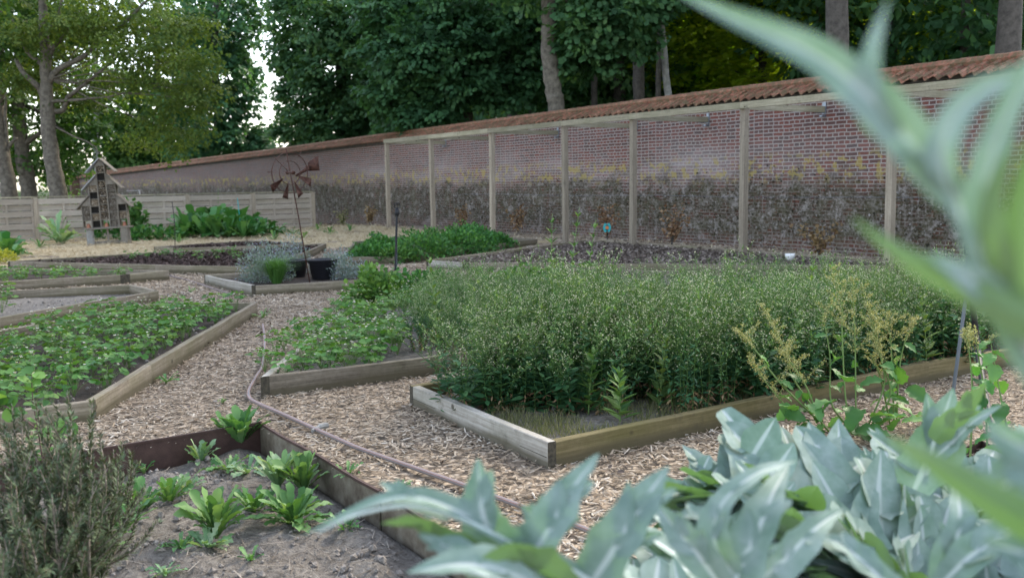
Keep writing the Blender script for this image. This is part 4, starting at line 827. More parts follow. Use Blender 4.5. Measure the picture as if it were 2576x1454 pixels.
# sapling behind the rosemary
sb = np.array([*G(140, 1150, .0), 0]); root = thing('sapling', 'thin purple stemmed sapling with rounded leaves behind the rosemary', 'sapling', tuple(sb)); s_, l_ = B(), B()
Y0 = sb[1]-.6
sb = RY(125, 1330, 3.6); sb[2] = -.05; root.location = tuple(sb)
for lst in ([(125, 1330, 3.6), (110, 1180, 3.6), (95, 1080, 3.6), (82, 1000, 3.6), (80, 940, 3.6)], [(95, 1080, 3.6), (40, 1040, 3.6), (5, 1015, 3.6), (-30, 990, 3.6)], [(110, 1150, 3.6), (140, 1100, 3.55), (170, 1060, 3.5)]):
    Pm = cat([RY(*p)-sb for p in lst], 5); s_.tube(Pm, np.linspace(.004, .0015, len(Pm)), 5)
    for i in range(4, len(Pm), 1):
        for k in range(2):
            d = rng.normal(0, 1, 3)*[1, 1, .4]+[0, 0, .3]; l_.inst(*OV, Pm[i][None], frames(d[None], np.array([[0, -.4, 1.]])), np.array([random.uniform(.035, .06)]))
s_.build('stem', 'redstem', root); l_.build('leaf', 'straw_leaf', root)['kind'] = 'stuff'
# ------------------------------------------------------------------ pots, wind wheel, blue plants
def pot(u, v, R_, h, lab):
    P = G(u, v, .05); root = thing('plant_pot', lab, 'plant pot', (P[0], P[1]+R_*.8, .05)); q = B(); n = 40
    prof_ = [(.72, 0), (.74, .01), (.93, .80), (.97, .81), (.97, .955), (1.0, .96), (1.02, .98), (1.0, 1.0), (.95, 1.0), (.93, .97), (.90, .85)]
    V = [(R_*a*math.cos(t), R_*a*math.sin(t), h*b) for a, b in prof_ for t in np.arange(n)/n*2*math.pi]; q.add(V, [[i*n+j, i*n+(j+1) % n, (i+1)*n+(j+1) % n, (i+1)*n+j] for i in range(len(prof_)-1) for j in range(n)]); q.build('pot', 'pot', root, smooth=True)
    q = B(); V = [(0, 0, h*.86)]+[(R_*.91*math.cos(t), R_*.91*math.sin(t), h*.84+random.uniform(-.01, .01)) for t in np.arange(24)/24*2*math.pi]; q.add(V, [[0, i+1, (i+1) % 24+1] for i in range(24)]); q.build('soil', 'soildark', root); return root
pot(808, 704, .20, .26, 'large black plastic pot right of the wind wheel pole'); pot(733, 700, .20, .235, 'black plastic pot left of the wind wheel pole, behind the grass tuft')
P0 = np.array([*G(782, 712, .05), .05]); Yw = P0[1]
root = thing('wind_wheel', 'rusty wind wheel with vane on a thin leaning pole in the pot bed', 'wind wheel', tuple(P0)); top = RY(719, 374, Yw)-P0; q = B(); q.tube([(0, 0, -.1), top*.5, top], .0075, 8); q.build('pole', 'rust', root)
hub = RY(733, 434, Yw-.06)-P0; ang = math.radians(42); e1 = np.array([math.cos(ang), math.sin(ang), 0]); e2 = np.array([0.02, 0, 1]); e3 = np.cross(e1, e2); wc = RY(729, 435, Yw-.1)-P0
def wp(r, th, off=0): return wc+e1*r*math.cos(th)+e2*r*math.sin(th)+e3*off
for r_, nm in ((.25, 'outer_ring'), (.145, 'inner_ring')):
    q = B(); T = np.linspace(0, 2*math.pi, 49); V = []
    for t in T[:-1]: V += [wp(r_-.003, t, -.008), wp(r_+.003, t, -.008), wp(r_+.003, t, .008), wp(r_-.003, t, .008)]
    q.add(V, [[i*4+j, i*4+(j+1) % 4, ((i+1) % 48)*4+(j+1) % 4, ((i+1) % 48)*4+j] for i in range(48) for j in range(4)]); q.build(nm, 'rust', root)
q = B(); q.tube([wc-e3*.07, wc+e3*.10], .012, 8); q.tube([wc+e3*.06, wc+e3*.10], .024, 10); q.tube([wc-e3*.07, wc-e3*.05], .022, 10); q.build('hub', 'rust', root)
for k in range(9):
    th = math.radians(90+40*k+8); q = B(); q.tube([wp(.23 if k in (0, 1, 2, 7, 8) and k != 1 else (.03 if k == 1 else .12), th), wp(.31 if k < 3 or k > 6 else .27, th)], .0045, 5)
    o = q.build('spoke', 'rust', root)
    if 3 <= k <= 6:
        a, b, c, d = wp(.13, th-.10, .015), wp(.33, th-.19, .03), wp(.33, th+.17, -.03), wp(.13, th+.10, -.015); q = B(); q.add([a, b, c, d, a+e3*.003, b+e3*.003, c+e3*.003, d+e3*.003], [[0, 1, 2, 3], [7, 6, 5, 4], [0, 4, 5, 1], [1, 5, 6, 2], [2, 6, 7, 3], [3, 7, 4, 0]]); q.build('blade', 'rust', root)
v = [RY(*p)-P0 for p in [(774, 409, Yw+.12), (800, 391, Yw+.18), (801, 411, Yw+.18), (804, 429, Yw+.19), (775, 431, Yw+.12)]]; q = B(); V = np.array(v+[x+[.003, -.003, 0] for x in v]); q.add(V, [[0, 1, 2, 3, 4], [9, 8, 7, 6, 5]]+[[i, i+5, (i+1) % 5+5, (i+1) % 5] for i in range(5)]); q.build('tail_vane', 'rust', root)
v = [RY(*p)-P0 for p in [(742, 441, Yw), (776, 417, Yw+.12), (778, 428, Yw+.12), (745, 445, Yw)]]; q = B(); V = np.array(v+[x+[.003, -.003, 0] for x in v]); q.add(V, [[0, 1, 2, 3], [7, 6, 5, 4]]+[[i, i+4, (i+1) % 4+4, (i+1) % 4] for i in range(4)]); q.build('vane_arm', 'rust', root)
def fuzzy(u, v, z, R_, h, lab, seed, n=900, mt='silver', fl='lav', nf=500, leaf=.035, name='catmint', catg='catmint'):
    P = G(u, v, z); root = mound(name, lab, catg, (P[0], P[1], z), (R_, R_), h, n, leaf, mt, LAN, 1.8, seed, 40, 'silver', 1.0, shell=.2)
    r = np.random.default_rng(seed+9)
    if fl:
        d = nrm(r.normal(0, 1, (nf, 3))); d[:, 2] = np.abs(d[:, 2]); q = B(); q.inst(*OV, d*r.uniform(.7, 1.12, (nf, 1))*[R_, R_, h], frames(r.normal(0, 1, (nf, 3)), r.normal(0, 1, (nf, 3))), r.uniform(.009, .016, nf)); q.build('flower', fl, root)['kind'] = 'stuff'
    return root
fuzzy(668, 706, .05, .36, .50, 'blue grey flowering catmint clump at the left of the pot bed', 61, 2600, nf=1000)
fuzzy(738, 690, .05, .26, .52, 'taller wispy catmint behind the left black pot', 62, 1100, nf=700)
fuzzy(866, 702, .05, .2, .38, 'silvery plant right of the large black pot', 63, 600, nf=250)
fuzzy(905, 695, .05, .16, .20, 'low silvery plant at the right end of the pot bed', 64, 400, nf=200)
fuzzy(838, 668, .03, .22, .24, 'blue flowering weed behind the large black pot', 65, 500, nf=250)
P = G(692, 715, .05); root = thing('grass_tuft', 'bright green fine grass tuft at the front plank of the pot bed', 'grass tuft', (P[0], P[1]+.1, .05)); q = B(); r = np.random.default_rng(5)
for i in range(620):
    a = r.uniform(0, 6.28); l = r.uniform(.2, .40); s = r.uniform(.08, .34); b = np.array([math.cos(a), math.sin(a), 0]); p0 = b*r.uniform(0, .06); p1 = p0+b*s*.4+[0, 0, l*.75]; p2 = p0+b*s*1.3+[0, 0, l*r.uniform(.7, 1)]; sd_ = np.array([-b[1], b[0], 0])*.0028
    q.add([p0-sd_, p0+sd_, p1+sd_, p1-sd_, p2], [[0, 1, 2, 3], [3, 2, 4]], 0, r.random())
q.build('blade', 'sedge', root)['kind'] = 'stuff'
# ------------------------------------------------------------------ sprinkler stakes
def stake(ub, vb, ut, vt, lab, zb=.05, tube_=None, r_=.013, tr=.009, black=None):
    P = np.array([*G(ub, vb, zb), zb]); root = thing('sprinkler_stake', lab, 'sprinkler', tuple(P)); T = RY(ut, vt, P[1])-P; d = nrm(T); q = B()
    q.tube(cat([(0, 0, -.05), T*.35+[.01, 0, 0], T*.7+[.004, 0, 0], T*.93], 4) if black is None else cat(black, 6), r_, 8); q.build('stake', 'black', root)
    q = B(); q.tube([(.03, .01, -.05) if tube_ is None else tube_-P, T*.9], tr, 6); q.build('tube', 'tubegrey', root)
    q = B(); q.tube([T*.90, T*.985], .024, 8); q.tube([T*.93-[.03, 0, 0], T*.93+[.035, 0, 0]], .008, 6); q.build('connector', 'black', root)
    q = B(); q.tube([T*.98, T*1.0+d*.005], .016, 8); a = T+d*.0
    q.tube([a+[-.03, 0, .0], a+[-.034, 0, .045], a+[-.02, 0, .055], a+[.02, 0, .055], a+[.034, 0, .045], a+[.03, 0, 0], a+[-.03, 0, 0]], .0055, 6); q.tube([a+[-.03, 0, .03], a+[.03, 0, .03]], .004, 5); q.tube([a, a+[0, 0, .055]], .005, 5); q.build('sprinkler_head', 'black', root); return root
stake(990, 726, 999, 523, 'black sprinkler stake with grey tube standing in front of the mint bed')
P = np.array([*G(2395, 1075, 0), 0]); Yk = P[1]+.05
tb = RY(2400, 985, Yk+.05)
blk = [RY(2560, 1160, 4.2)-P, RY(2500, 1075, 4.5)-P, RY(2470, 950, 4.9)-P, RY(2457, 850, 5.2)-P, RY(2440, 700, Yk)-P, RY(2443, 640, Yk)-P]
stake(2395, 1075, 2443, 640, 'tall sprinkler stake with black hose leaning at the right of the herb bed', 0, RY(2392, 1030, Yk), .016, .010, blk)
# ------------------------------------------------------------------ slate sign, bowl, blue spinner
P = np.array([*G(946, 625, .06), .06]); root = thing('slate_sign', 'small dark slate plant sign with chalk lettering beside the mint', 'sign', tuple(P)); q = B(); q.box((0, 0, .22), (.17, .012, .125), .05); q.build('slate', 'slate', root); q = B(); q.tube([(0, .012, -.05), (0, .012, .20)], .006, 5); q.build('stick', 'post', root)
q = B()
for row, (z, xs_) in enumerate([(.25, np.arange(-.045, .05, .017)), (.205, np.arange(-.06, .065, .015))]):
    for x in xs_: q.box((x, -.010, z+random.uniform(-.004, .004)), (.009, .002, random.uniform(.008, .018)), .05)
q.build('lettering', 'chalk', root)
P = G(1987, 655, .13); q = B(); V = [(a*.055*math.cos(t), a*.055*math.sin(t), b*.075) for a, b in [(.3, 0), (.75, .3), (.95, .7), (1, 1), (.92, 1), (.7, .35), (.2, .1)] for t in np.arange(20)/20*2*math.pi]
q.add(V, [[i*20+j, i*20+(j+1) % 20, (i+1)*20+(j+1) % 20, (i+1)*20+j] for i in range(6) for j in range(20)]+[list(range(20))[::-1], list(range(120, 140))]); o = q.build('white_bowl', 'white', smooth=True); o.location = (P[0], P[1]+.0, .125); o.scale = (1.3, 1.3, 1.3); tag(o, 'small white bowl standing on the timber kerb beneath the wall', 'bowl')
# young fruit trees with dried leaves
FT = [(1165, 592, 27, .5, 'left of the third pergola post'), (1303, 598, 24.2, .55, 'between the third and fourth pergola posts'), (1527, 606, 20.6, .6, 'with turquoise spinner, between the fourth and fifth posts'), (1690, 612, 18.4, .62, 'between the fifth and sixth pergola posts'), (2062, 652, 15.2, .45, 'right of the sixth pergola post'), (860, 574, 34, .5, 'by the straw at the far left end of the pergola'), (930, 582, 31, .45, 'low, behind the slate sign')]
for i, (u, v, Y, h, lab) in enumerate(FT):
    T = RY(u, v-40, Y); x = T[0]; b = gz(x, Y)+.03; root = thing('fruit_sapling', 'small tree with dried leaves '+lab, 'fruit tree', (x, Y, b), 0, 'dried saplings along the wall'); s_, l_ = B(), B(); r = np.random.default_rng(700+i)
    for j in range(7):
        e = np.array([r.normal(0, .16), r.normal(0, .10), h*r.uniform(.8, 1.25)]); Pm = cat([(0, 0, 0), e*[.2, .2, .4], e], 4); s_.tube(Pm, np.linspace(.009, .003, len(Pm)), 5); k = len(Pm)//2
        for c in Pm[k:]:
            for _ in range(6): l_.inst(*OV, (c+r.normal(0, .045, 3))[None], frames(np.array([[r.normal(), r.normal(), -.6]]), r.normal(0, 1, (1, 3))), np.array([r.uniform(.04, .075)]), np.array([r.random()]))
    s_.build('trunk', 'barkdark', root); l_.build('foliage', 'dryleaf' if i not in (5,) else 'drygrass', root)
T = RY(1527, 573, 20.2); root = thing('garden_spinner', 'small turquoise and orange spinner hanging on a dried sapling', 'spinner', tuple(T)); q = B()
for k in range(6):
    a = k*math.pi/3; c = np.array([math.cos(a)*.05, 0, math.sin(a)*.06]); q.box(tuple(c), (.055, .01, .075), 0, ax=Matrix.Rotation(a, 3, 'Y'))
q.build('vane', 'turq', root); q = B(); q.tube([(0, -.012, 0), (0, .012, 0)], .035, 10); q.build('centre', 'orange', root)
q = B(); x, y = scat(2600, -2, 5, 14, 28, ()); d = (x-PL[0])*(-WN[0])+(y-PL[1])*(-WN[1]); k = (np.abs(d+.9) < .7); x, y = x[k], y[k]; n = len(x)
q.inst(*RH, np.stack([x, y, rng.uniform(.02, .09, n)], 1), yawframes(n, .5), np.stack([np.full(n, .02), rng.uniform(.08, .16, n), np.full(n, .02)], 1)); stuff(q.build('straw', 'strawbit'), 'straw mulch under the young trees along the wall', 'straw')
# ------------------------------------------------------------------ plants by the fence
def clump(u, v, Y, lab, n, ln, wd, upr, mt, tooth, seed, name='broad_leaf_plant', catg='plant', grp=None, spread=.0):
    T = RY(u, v, Y); z = gz(T[0], Y); root = thing(name, lab, catg, (T[0], Y, z), 0, grp); rosette(root, seed, n, ln, wd, upr, mt, tooth); return root
HR = [(470, 25.0, .62), (500, 25.6, .70), (530, 25.0, .72), (560, 25.7, .74), (590, 25.1, .72), (615, 25.8, .66), (515, 24.4, .55), (575, 24.3, .58), (630, 24.6, .5), (660, 25.2, .42), (690, 25.6, .34), (455, 24.4, .40), (545, 24.2, .5), (610, 24.1, .4)]
HRL = ['leftmost of the big clump', 'left tall one', 'left of centre', 'tallest, in the middle', 'right of centre', 'right tall one', 'front left', 'front right of centre', 'right shoulder, low', 'low, near the fence end', 'farthest right and lowest', 'lowest at the left foot', 'front centre', 'front foot on the right']
for i, (u, Y, s) in enumerate(HR): clump(u, 560, Y, 'big broad leaved horseradish plant by the fence, '+HRL[i], 24, s*1.25, .17, (22, 82), 'rhub', .14, 500+i, 'horseradish_plant', 'vegetable', 'horseradish clump by the fence')
clump(155, 560, 22.8, 'toothed thistle leaved plant left of the insect house', 26, .5, .16, (20, 80), 'chicpale', .3, 531)
clump(140, 560, 23.4, 'taller leaved plant behind the thistle leaved one at the fence', 20, .75, .1, (50, 85), 'chicpale', .3, 532)
T = RY(342, 560, 24.3); mound('squash_vine', 'climbing green leafy vine just right of the insect house', 'vine', (T[0], 24.3, 0), (.33, .3), 1.0, 420, .13, 'rhub', OV, 1, 71, 12, shell=.2)
T = RY(375, 590, 23.8); mound('squash_vine', 'low sprawling vine leaves right of the insect house', 'vine', (T[0], 23.8, 0), (.8, .4), .32, 350, .12, 'rhub', OV, 1, 72, 12)
T = RY(285, 590, 24.6); mound('squash_vine', 'leaves seen behind and beneath the insect house', 'vine', (T[0], 24.6, 0), (.6, .3), .42, 260, .12, 'rhub', OV, 1, 73, 12)
clump(12, 590, 19.2, 'large leafy green plant at the left edge in front of the fence', 22, .62, .2, (25, 80), 'rhub', .06, 540)
clump(28, 600, 18.6, 'glossy leafy plant at the left edge beside the yellow shrub', 18, .42, .2, (20, 70), 'rhub', .06, 541)
T = RY(5, 640, 17.2); mound('golden_shrub', 'low yellow leaved shrub at the left edge', 'shrub', (T[0], 17.2, 0), (.25, .25), .24, 700, .04, 'yelplant', OV, .8, 74, 12)
T = RY(545, 470, 25.2); root = thing('seeding_stalk', 'tall pale green stalk rising above the horseradish', 'weed', (T[0], 25.2, 0)); a, b = leafy_stem(81, 1.28, 30, .10); a.build('stem', 'stem', root); b.build('leaf', 'chic', root)['kind'] = 'stuff'
for (u, v0, Y, h, lab, mt) in [(596, 480, 24.9, .98, 'thin turquoise cane in the horseradish', 'turq'), (433, 520, 21.6, .95, 'thin dark stake left of the horseradish', 'black')]:
    T = RY(u, v0, Y); q = B(); q.tube([(0, 0, 0), (.02, 0, h*.5), (-.015, 0, h)], .009, 5); o = q.build('garden_cane', mt); o.location = (T[0]+.02, Y, 0); tag(o, lab, 'cane')
wk = [(700, 583, 'left'), (735, 590, 'under the wind wheel vane'), (765, 600, 'behind the wind wheel pole'), (830, 590, 'left of the timber kerb'), (690, 605, 'at the edge of the back bed'), (725, 575, 'close to the fence end'), (800, 580, 'below the fence corner post'), (880, 583, 'at the wall foot'), (450, 612, 'at the left end of the small back bed'), (100, 625, 'at the straw edge on the far left')]
for i, (u, v, lab) in enumerate(wk):
    P = G(u, v, 0); root = thing('straw_weed', 'small green weed growing through the straw '+lab, 'weed', (P[0], P[1], gz(*P)), 0, 'weeds in the straw'); rosette(root, 600+i, 14, .26, .12, (20, 80), 'chic', .2)
for i, (u, v, z) in enumerate([(335, 655, .06), (372, 652, .06), (455, 655, .06), (500, 657, .06), (545, 655, .06), (600, 657, .06), (415, 648, .06), (580, 648, .06)]):
    P = G(u, v, z); o = dup(sp_[i % 5][0], (P[0], P[1], z), i, .8, 'small seedling in the dark bark mulch of the long bed', 'seedlings in the bark mulch')
# ------------------------------------------------------------------ insect house
hb = RY(273, 600, 22.6); root = thing('insect_house', 'tiered wooden insect house with small roofs standing on log stumps', 'insect house', (hb[0], 22.6, 0)); root.rotation_euler = (0, math.radians(-2.6), math.radians(8)); root.scale = (1.04, 1, .91)
cw = .188; zb = .43; cols = [(-2, .56), (-1, 1.06), (0, 1.53), (1, 1.06), (2, .56)]
q = B(); q.box((0, 0, zb-.02), (1.06, .24, .04)); q.build('base_board', 'hotel', root)
q = B()
for c, h in cols:
    for s in (-1, 1): q.box((c*cw+s*(cw/2-.006), 0, zb+h/2), (.011 if s < 0 else .0105, .2, h))
    nz = round(h/.19)
    for k in range(nz+1): q.box((c*cw, 0, zb+h*k/nz-(.007 if k == nz else 0)), (cw-.024, .2, .014))
q.build('frame', 'hotel', root)
fl = ['twigfill', 'reed', 'wool', 'twigfill', 'reed', 'void']
for c, h in cols:
    nz = round(h/.19)
    for k in range(nz):
        if k == 0 and c in (-2, 0, 2):
            zz = zb+.007; q = B(); q.add([(c*cw+r_*math.cos(t), -.02+r_*math.sin(t), zz+z_) for r_, z_ in ((.05, 0), (.034, .085), (.038, .09), (.012, .10)) for t in np.arange(12)/12*6.283], [[i*12+j, i*12+(j+1) % 12, (i+1)*12+(j+1) % 12, (i+1)*12+j] for i in range(3) for j in range(12)]); q.build('clay_pot', 'terra', root)
            continue
        f = fl[(k*3+c*2+7) % 6] if not (c == 0 and k == nz-2) else 'void'
        q = B(); z0, z1 = zb+h*k/nz+.007, zb+h*(k+1)/nz-.008; n = 0
        q.box((c*cw, .03, (z0+z1)/2), (cw-.026, .12, z1-z0)); o = q.build('fill', f if f != 'reed' else 'void', root)
        if f in ('reed', 'twigfill', 'wool'):
            q = B(); st_ = .024 if f == 'reed' else .018
            for xx in np.arange(-cw/2+.024, cw/2-.02, st_):
                for zq in np.arange(z0+.012, z1-.008, st_): q.tube([(c*cw+xx, -.03, zq), (c*cw+xx+random.uniform(-.006, .006), -.03-random.uniform(.02, .05), zq)], random.uniform(.005, .0105), 5, 0, random.random())
            q.build('bundle', 'chip' if f != 'twigfill' else 'twig', o)
def rf(x0, z0, x1, z1, nm, mt='greywood'):
    d = np.array([x1-x0, z1-z0]); ln = np.linalg.norm(d); q = B(); q.box(((x0+x1)/2, 0, (z0+z1)/2), (ln, .30, .02), 0, ax=Matrix.Rotation(-math.atan2(d[1], d[0]), 3, 'Y')); q.build(nm, mt, root)
rf(0, zb+1.70, -.31, zb+1.36, 'roof_board'); rf(.012, zb+1.70, .31, zb+1.36, 'roof_board', 'hotel')
rf(-.10, zb+1.30, -.42, zb+.94, 'roof_board'); rf(.10, zb+1.30, .42, zb+.94, 'roof_board', 'hotel')
rf(-.29, zb+.80, -.58, zb+.47, 'roof_board', 'hotel'); rf(.29, zb+.80, .58, zb+.47, 'roof_board', 'hotel')
for s in (-1, 1):
    for (a, z0, z1, w0) in ((.5, 1.06, 1.27, cw), (1.5, .56, .77, cw)):
        q = B(); x0 = s*(a*cw+.001); q.add([(x0, -.09, zb+z0), (x0+s*w0, -.09, zb+z0), (x0, -.09, zb+z1), (x0, .09, zb+z0), (x0+s*w0, .09, zb+z0), (x0, .09, zb+z1)], [[0, 1, 2], [5, 4, 3], [0, 3, 4, 1], [1, 4, 5, 2], [2, 5, 3, 0]])
        q.build('gable_board', 'hotel', root)
q = B(); q.add([(-.1, -.09, zb+1.53), (.1, -.09, zb+1.53), (0, -.09, zb+1.68), (-.1, .09, zb+1.53), (.1, .09, zb+1.53), (0, .09, zb+1.68)], [[0, 1, 2], [5, 4, 3], [0, 3, 4, 1], [1, 4, 5, 2], [2, 5, 3, 0]]); q.build('gable_board', 'hotel', root)
q = B(); q.tube([(-.36, 0, -.05), (-.37, 0, .2), (-.36, 0, zb-.041)], [.09, .08, .085], 12); q.build('stump', 'barkpale', root)
q = B(); q.tube([(.37, 0, -.02), (.37, 0, .2), (.37, 0, zb-.041)], [.115, .11, .11], 12); q.build('stump', 'hotel', root)
q = B(); q.box((.0, .02, .18), (.04, .04, .42)); q.build('middle_post', 'hotel', root)
q = B(); q.box((.0, 0, .045), (.8, .03, .09)); q.build('foot_board', 'hotel', root)
q = B(); P = RY(365, 542, 23.6); q.box((0, 0, 0), (.28, .1, .012)); q.box((.13, 0, -.05), (.012, .1, .1)); o = q.build('metal_tray', 'greywood', root); o.location = (.62, .02, zb+.86); 
# ------------------------------------------------------------------ seeding sorrel
def sorrel(name_lab, stems, leaves, seed, grp='seeding sorrel plants at the right', pan=True):
    r = np.random.default_rng(seed); b0 = RY(*stems[0][0][0]); root = thing('sorrel_plant', name_lab, 'sorrel', (b0[0], b0[1], 0), 0, grp); o = np.array([b0[0], b0[1], 0]); s_, l_, f_ = B(), B(), B()
    fp = []
    def seeds(Pm, dens, sp):
        ls = np.linalg.norm(np.diff(Pm, axis=0), axis=1).sum()
        for _ in range(int(ls*dens)): i = r.integers(0, len(Pm)-1); fp.append(Pm[i]+(Pm[i+1]-Pm[i])*r.random()+r.normal(0, sp, 3))
    for st_, pf in stems:
        pass
    for item in stems:
        pts, pf = item
        Pm = cat([RY(*p)-o for p in pts], 8); s_.tube(Pm, np.linspace(.0055, .002, len(Pm)), 6); k = int(len(Pm)*pf)
        for i in range(k, len(Pm)):
            if i % 2: 
                for _ in range(2):
                    t = (i-k)/max(1, len(Pm)-k); l = r.uniform(.06, .14)*(1.25-t); a = r.uniform(0, 6.28); d = np.array([math.cos(a)*.8, math.sin(a)*.8, .65])*l; Q = cat([Pm[i], Pm[i]+d*.5+[0, 0, .01], Pm[i]+d], 4); s_.tube(Q, .001, 3, cap=False); seeds(Q, 620, .005)
        if pf < 1: seeds(Pm[k:], 420, .009)
        for i in range(2, k, 3):
            a = r.uniform(0, 6.28); c = Pm[i]; d = np.array([math.cos(a), math.sin(a), r.uniform(-.7, .3)]); wl(l_, c, d, r.uniform(.05, .09), r)
    for (u, v, Y, s) in leaves:
        c = RY(u, v, Y)-o; a = r.uniform(0, 6.28); wl(l_, c-np.array([0, 0, s*.3]), np.array([math.cos(a)*.6, -.4, r.uniform(-.3, .7)]), s, r)
    s_.build('stem', 'stem', root); l_.build('leaf', 'sorrel', root, smooth=True)['kind'] = 'stuff'
    if fp: 
        n = len(fp); f_.inst(*RH, np.array(fp), frames(r.normal(0, 1, (n, 3)), r.normal(0, 1, (n, 3))), np.stack([np.full(n, .009), r.uniform(.005, .010, n), np.full(n, .008)], 1)); f_.build('seed_head', 'seed', root)
    return root
def wl(q, c, d, s, r):   # wavy leaf
    d = nrm(d); n0 = nrm(np.array([r.normal(0, .4), r.normal(0, .4)-.3, 1])); R_ = frames(d[None], n0[None])[0]; K = 9; V = []; ph = r.uniform(0, 6)
    for j in range(K+1):
        t = j/K; w_ = s*.36*math.sin(math.pi*min(1, t*.9+.1))**.7*(1+.12*math.sin(j*2.6+ph)); sag = -s*.35*t*t
        for kx in (-1, -.5, 0, .5, 1): V.append(c+R_ @ np.array([kx*w_, t*s, sag+abs(kx)*w_*.3+s*.05*math.sin(j*2.1+kx*3+ph)*abs(kx)]))
    q.add(V, [[j*5+m_, j*5+m_+1, (j+1)*5+m_+1, (j+1)*5+m_] for j in range(K) for m_ in range(4)], 0, r.random())
sorrel('seeding sorrel leaning left with yellow seed heads over the olive plank', [([(2075, 1085, 4.9), (2021, 1060, 4.85), (1978, 1022, 4.8), (1919, 951, 4.8), (1880, 895, 4.8)], .6), ([(2085, 1085, 4.9), (2059, 1050, 4.85), (2028, 972, 4.85), (1982, 900, 4.85), (1950, 828, 4.85), (1919, 772, 4.85)], .42), ([(2060, 1060, 4.9), (1960, 960, 4.8), (1900, 880, 4.8), (1856, 835, 4.8)], .7), ([(2070, 1060, 4.9), (1990, 940, 4.9), (1985, 860, 4.9)], .55)],
 [(1995, 1015, 4.75, .13), (2030, 1000, 4.8, .12), (1975, 1025, 4.75, .1), (2060, 1030, 4.85, .12), (1960, 985, 4.8, .07)], 801)
sorrel('tallest seeding sorrel with several upright yellow plumes right of the leaning one', [([(2160, 1085, 4.95), (2130, 1022, 4.95), (2119, 860, 5.0), (2116, 758, 5.0), (2091, 670, 5.0)], .58), ([(2165, 1085, 4.95), (2154, 1039, 4.95), (2151, 863, 5.0), (2144, 690, 5.0)], .6), ([(2180, 1085, 5.0), (2239, 997, 5.0), (2218, 909, 5.0), (2197, 814, 5.0), (2168, 716, 5.0)], .5), ([(2180, 1080, 5.0), (2225, 960, 5.0), (2200, 850, 5.0), (2185, 770, 5.0)], .5), ([(2130, 1070, 4.95), (2091, 1011, 4.95), (2088, 898, 5.0), (2070, 793, 5.0)], .9)],
 [(2130, 940, 4.9, .14), (2095, 990, 4.85, .14), (2165, 955, 4.85, .12), (2170, 1010, 4.8, .14), (2120, 1050, 4.8, .15), (2210, 1050, 4.8, .16), (2250, 1060, 4.85, .14), (2150, 1065, 4.75, .16), (2190, 1030, 4.8, .12), (2270, 1045, 4.85, .12)], 802)
sorrel('seeding sorrel with short branching plumes at the joint of the olive plank', [([(2250, 1075, 5.1), (2245, 960, 5.1), (2240, 850, 5.1), (2225, 790, 5.1)], .6), ([(2255, 1075, 5.1), (2262, 930, 5.1), (2280, 850, 5.1), (2302, 806, 5.1)], .62), ([(2240, 1070, 5.1), (2215, 950, 5.05), (2190, 890, 5.05)], .5)],
 [(2255, 945, 5.05, .12), (2280, 960, 5.05, .13), (2235, 1000, 5.0, .13), (2290, 1040, 5.0, .12)], 803)
sorrel('thin green sorrel stalks between the stake tube and its black hose', [([(2440, 1170, 4.2), (2446, 1000, 4.25), (2440, 900, 4.3), (2428, 840, 4.3)], .72), ([(2485, 1180, 4.2), (2478, 1000, 4.25), (2462, 900, 4.3), (2455, 850, 4.3)], .75)], [(2450, 1010, 4.2, .09), (2470, 960, 4.2, .07), (2455, 1100, 4.15, .10)], 804)
sorrel('sorrel stalk with crisp leaves at the right edge of the path', [([(2560, 1180, 4.1), (2530, 1060, 4.15), (2505, 930, 4.2), (2490, 850, 4.25)], .97)], [(2520, 1000, 4.1, .10), (2500, 880, 4.1, .07), (2470, 1120, 4.0, .16), (2530, 1140, 4.0, .14), (2500, 1160, 4.0, .14), (2560, 1120, 4.0, .12)], 805)
st = thing('steel_bed', 'rusty sheet steel corner showing between the cardoon and the stake hose', 'raised bed', (*G(2400, 1135, .06), 0)); o0 = np.array([*G(2400, 1135, .06), 0])
for a, b in (((2400, 1135), (2470, 1108)), ((2470, 1108), (2640, 1190))):
    A_, B_ = np.array(G(*a, .06)), np.array(G(*b, .06)); d = (B_-A_)/np.linalg.norm(B_-A_); nn = np.array([-d[1], d[0]])*.006; q = B(); q.prism([A_-o0[:2], B_-o0[:2], B_+nn-o0[:2], A_+nn-o0[:2]], -.1, .06); q.build('steel_edge', 'steel', st)
# ------------------------------------------------------------------ cardoon
def blade(q, spine, w, up, fold=.30, jag=.22, base=.55, n=26, seed=0):
    r = np.random.default_rng(seed); P = cat(spine, max(3, n//(len(spine)-1))); k = len(P); T = nrm(np.gradient(P, axis=0)); up = np.asarray(up, float); V = []; A = []
    offs = (-1, -.6, -.25, -.085, .085, .25, .6, 1); jg = r.normal(0, jag, (k, 2)); jg[1:-1] = (jg[:-2]+jg[1:-1]*2+jg[2:])/3
    for i in range(k):
        t = i/(k-1); prof_ = (base+(1-base)*math.sin(min(1, t/.35)*math.pi/2))*(1-t**2.0)**.9 if t < 1 else 0; W_ = w*prof_*1.0+.0003
        s_ = nrm(np.cross(T[i], up)); nn = np.cross(s_, T[i])
        for o in offs:
            ww = W_*(1+jg[i, 0 if o < 0 else 1]*abs(o)); V.append(P[i]+s_*o*ww+nn*(fold*abs(o)*W_+(.0012 if abs(o) > .1 else 0))); A.append(1-min(1, abs(o)*2.2) if abs(o) > .1 else 1)
    m = len(offs); F = [[i*m+j, i*m+j+1, (i+1)*m+j+1, (i+1)*m+j] for i in range(k-1) for j in range(m-1)]
    q.add(V, F, 0, A)
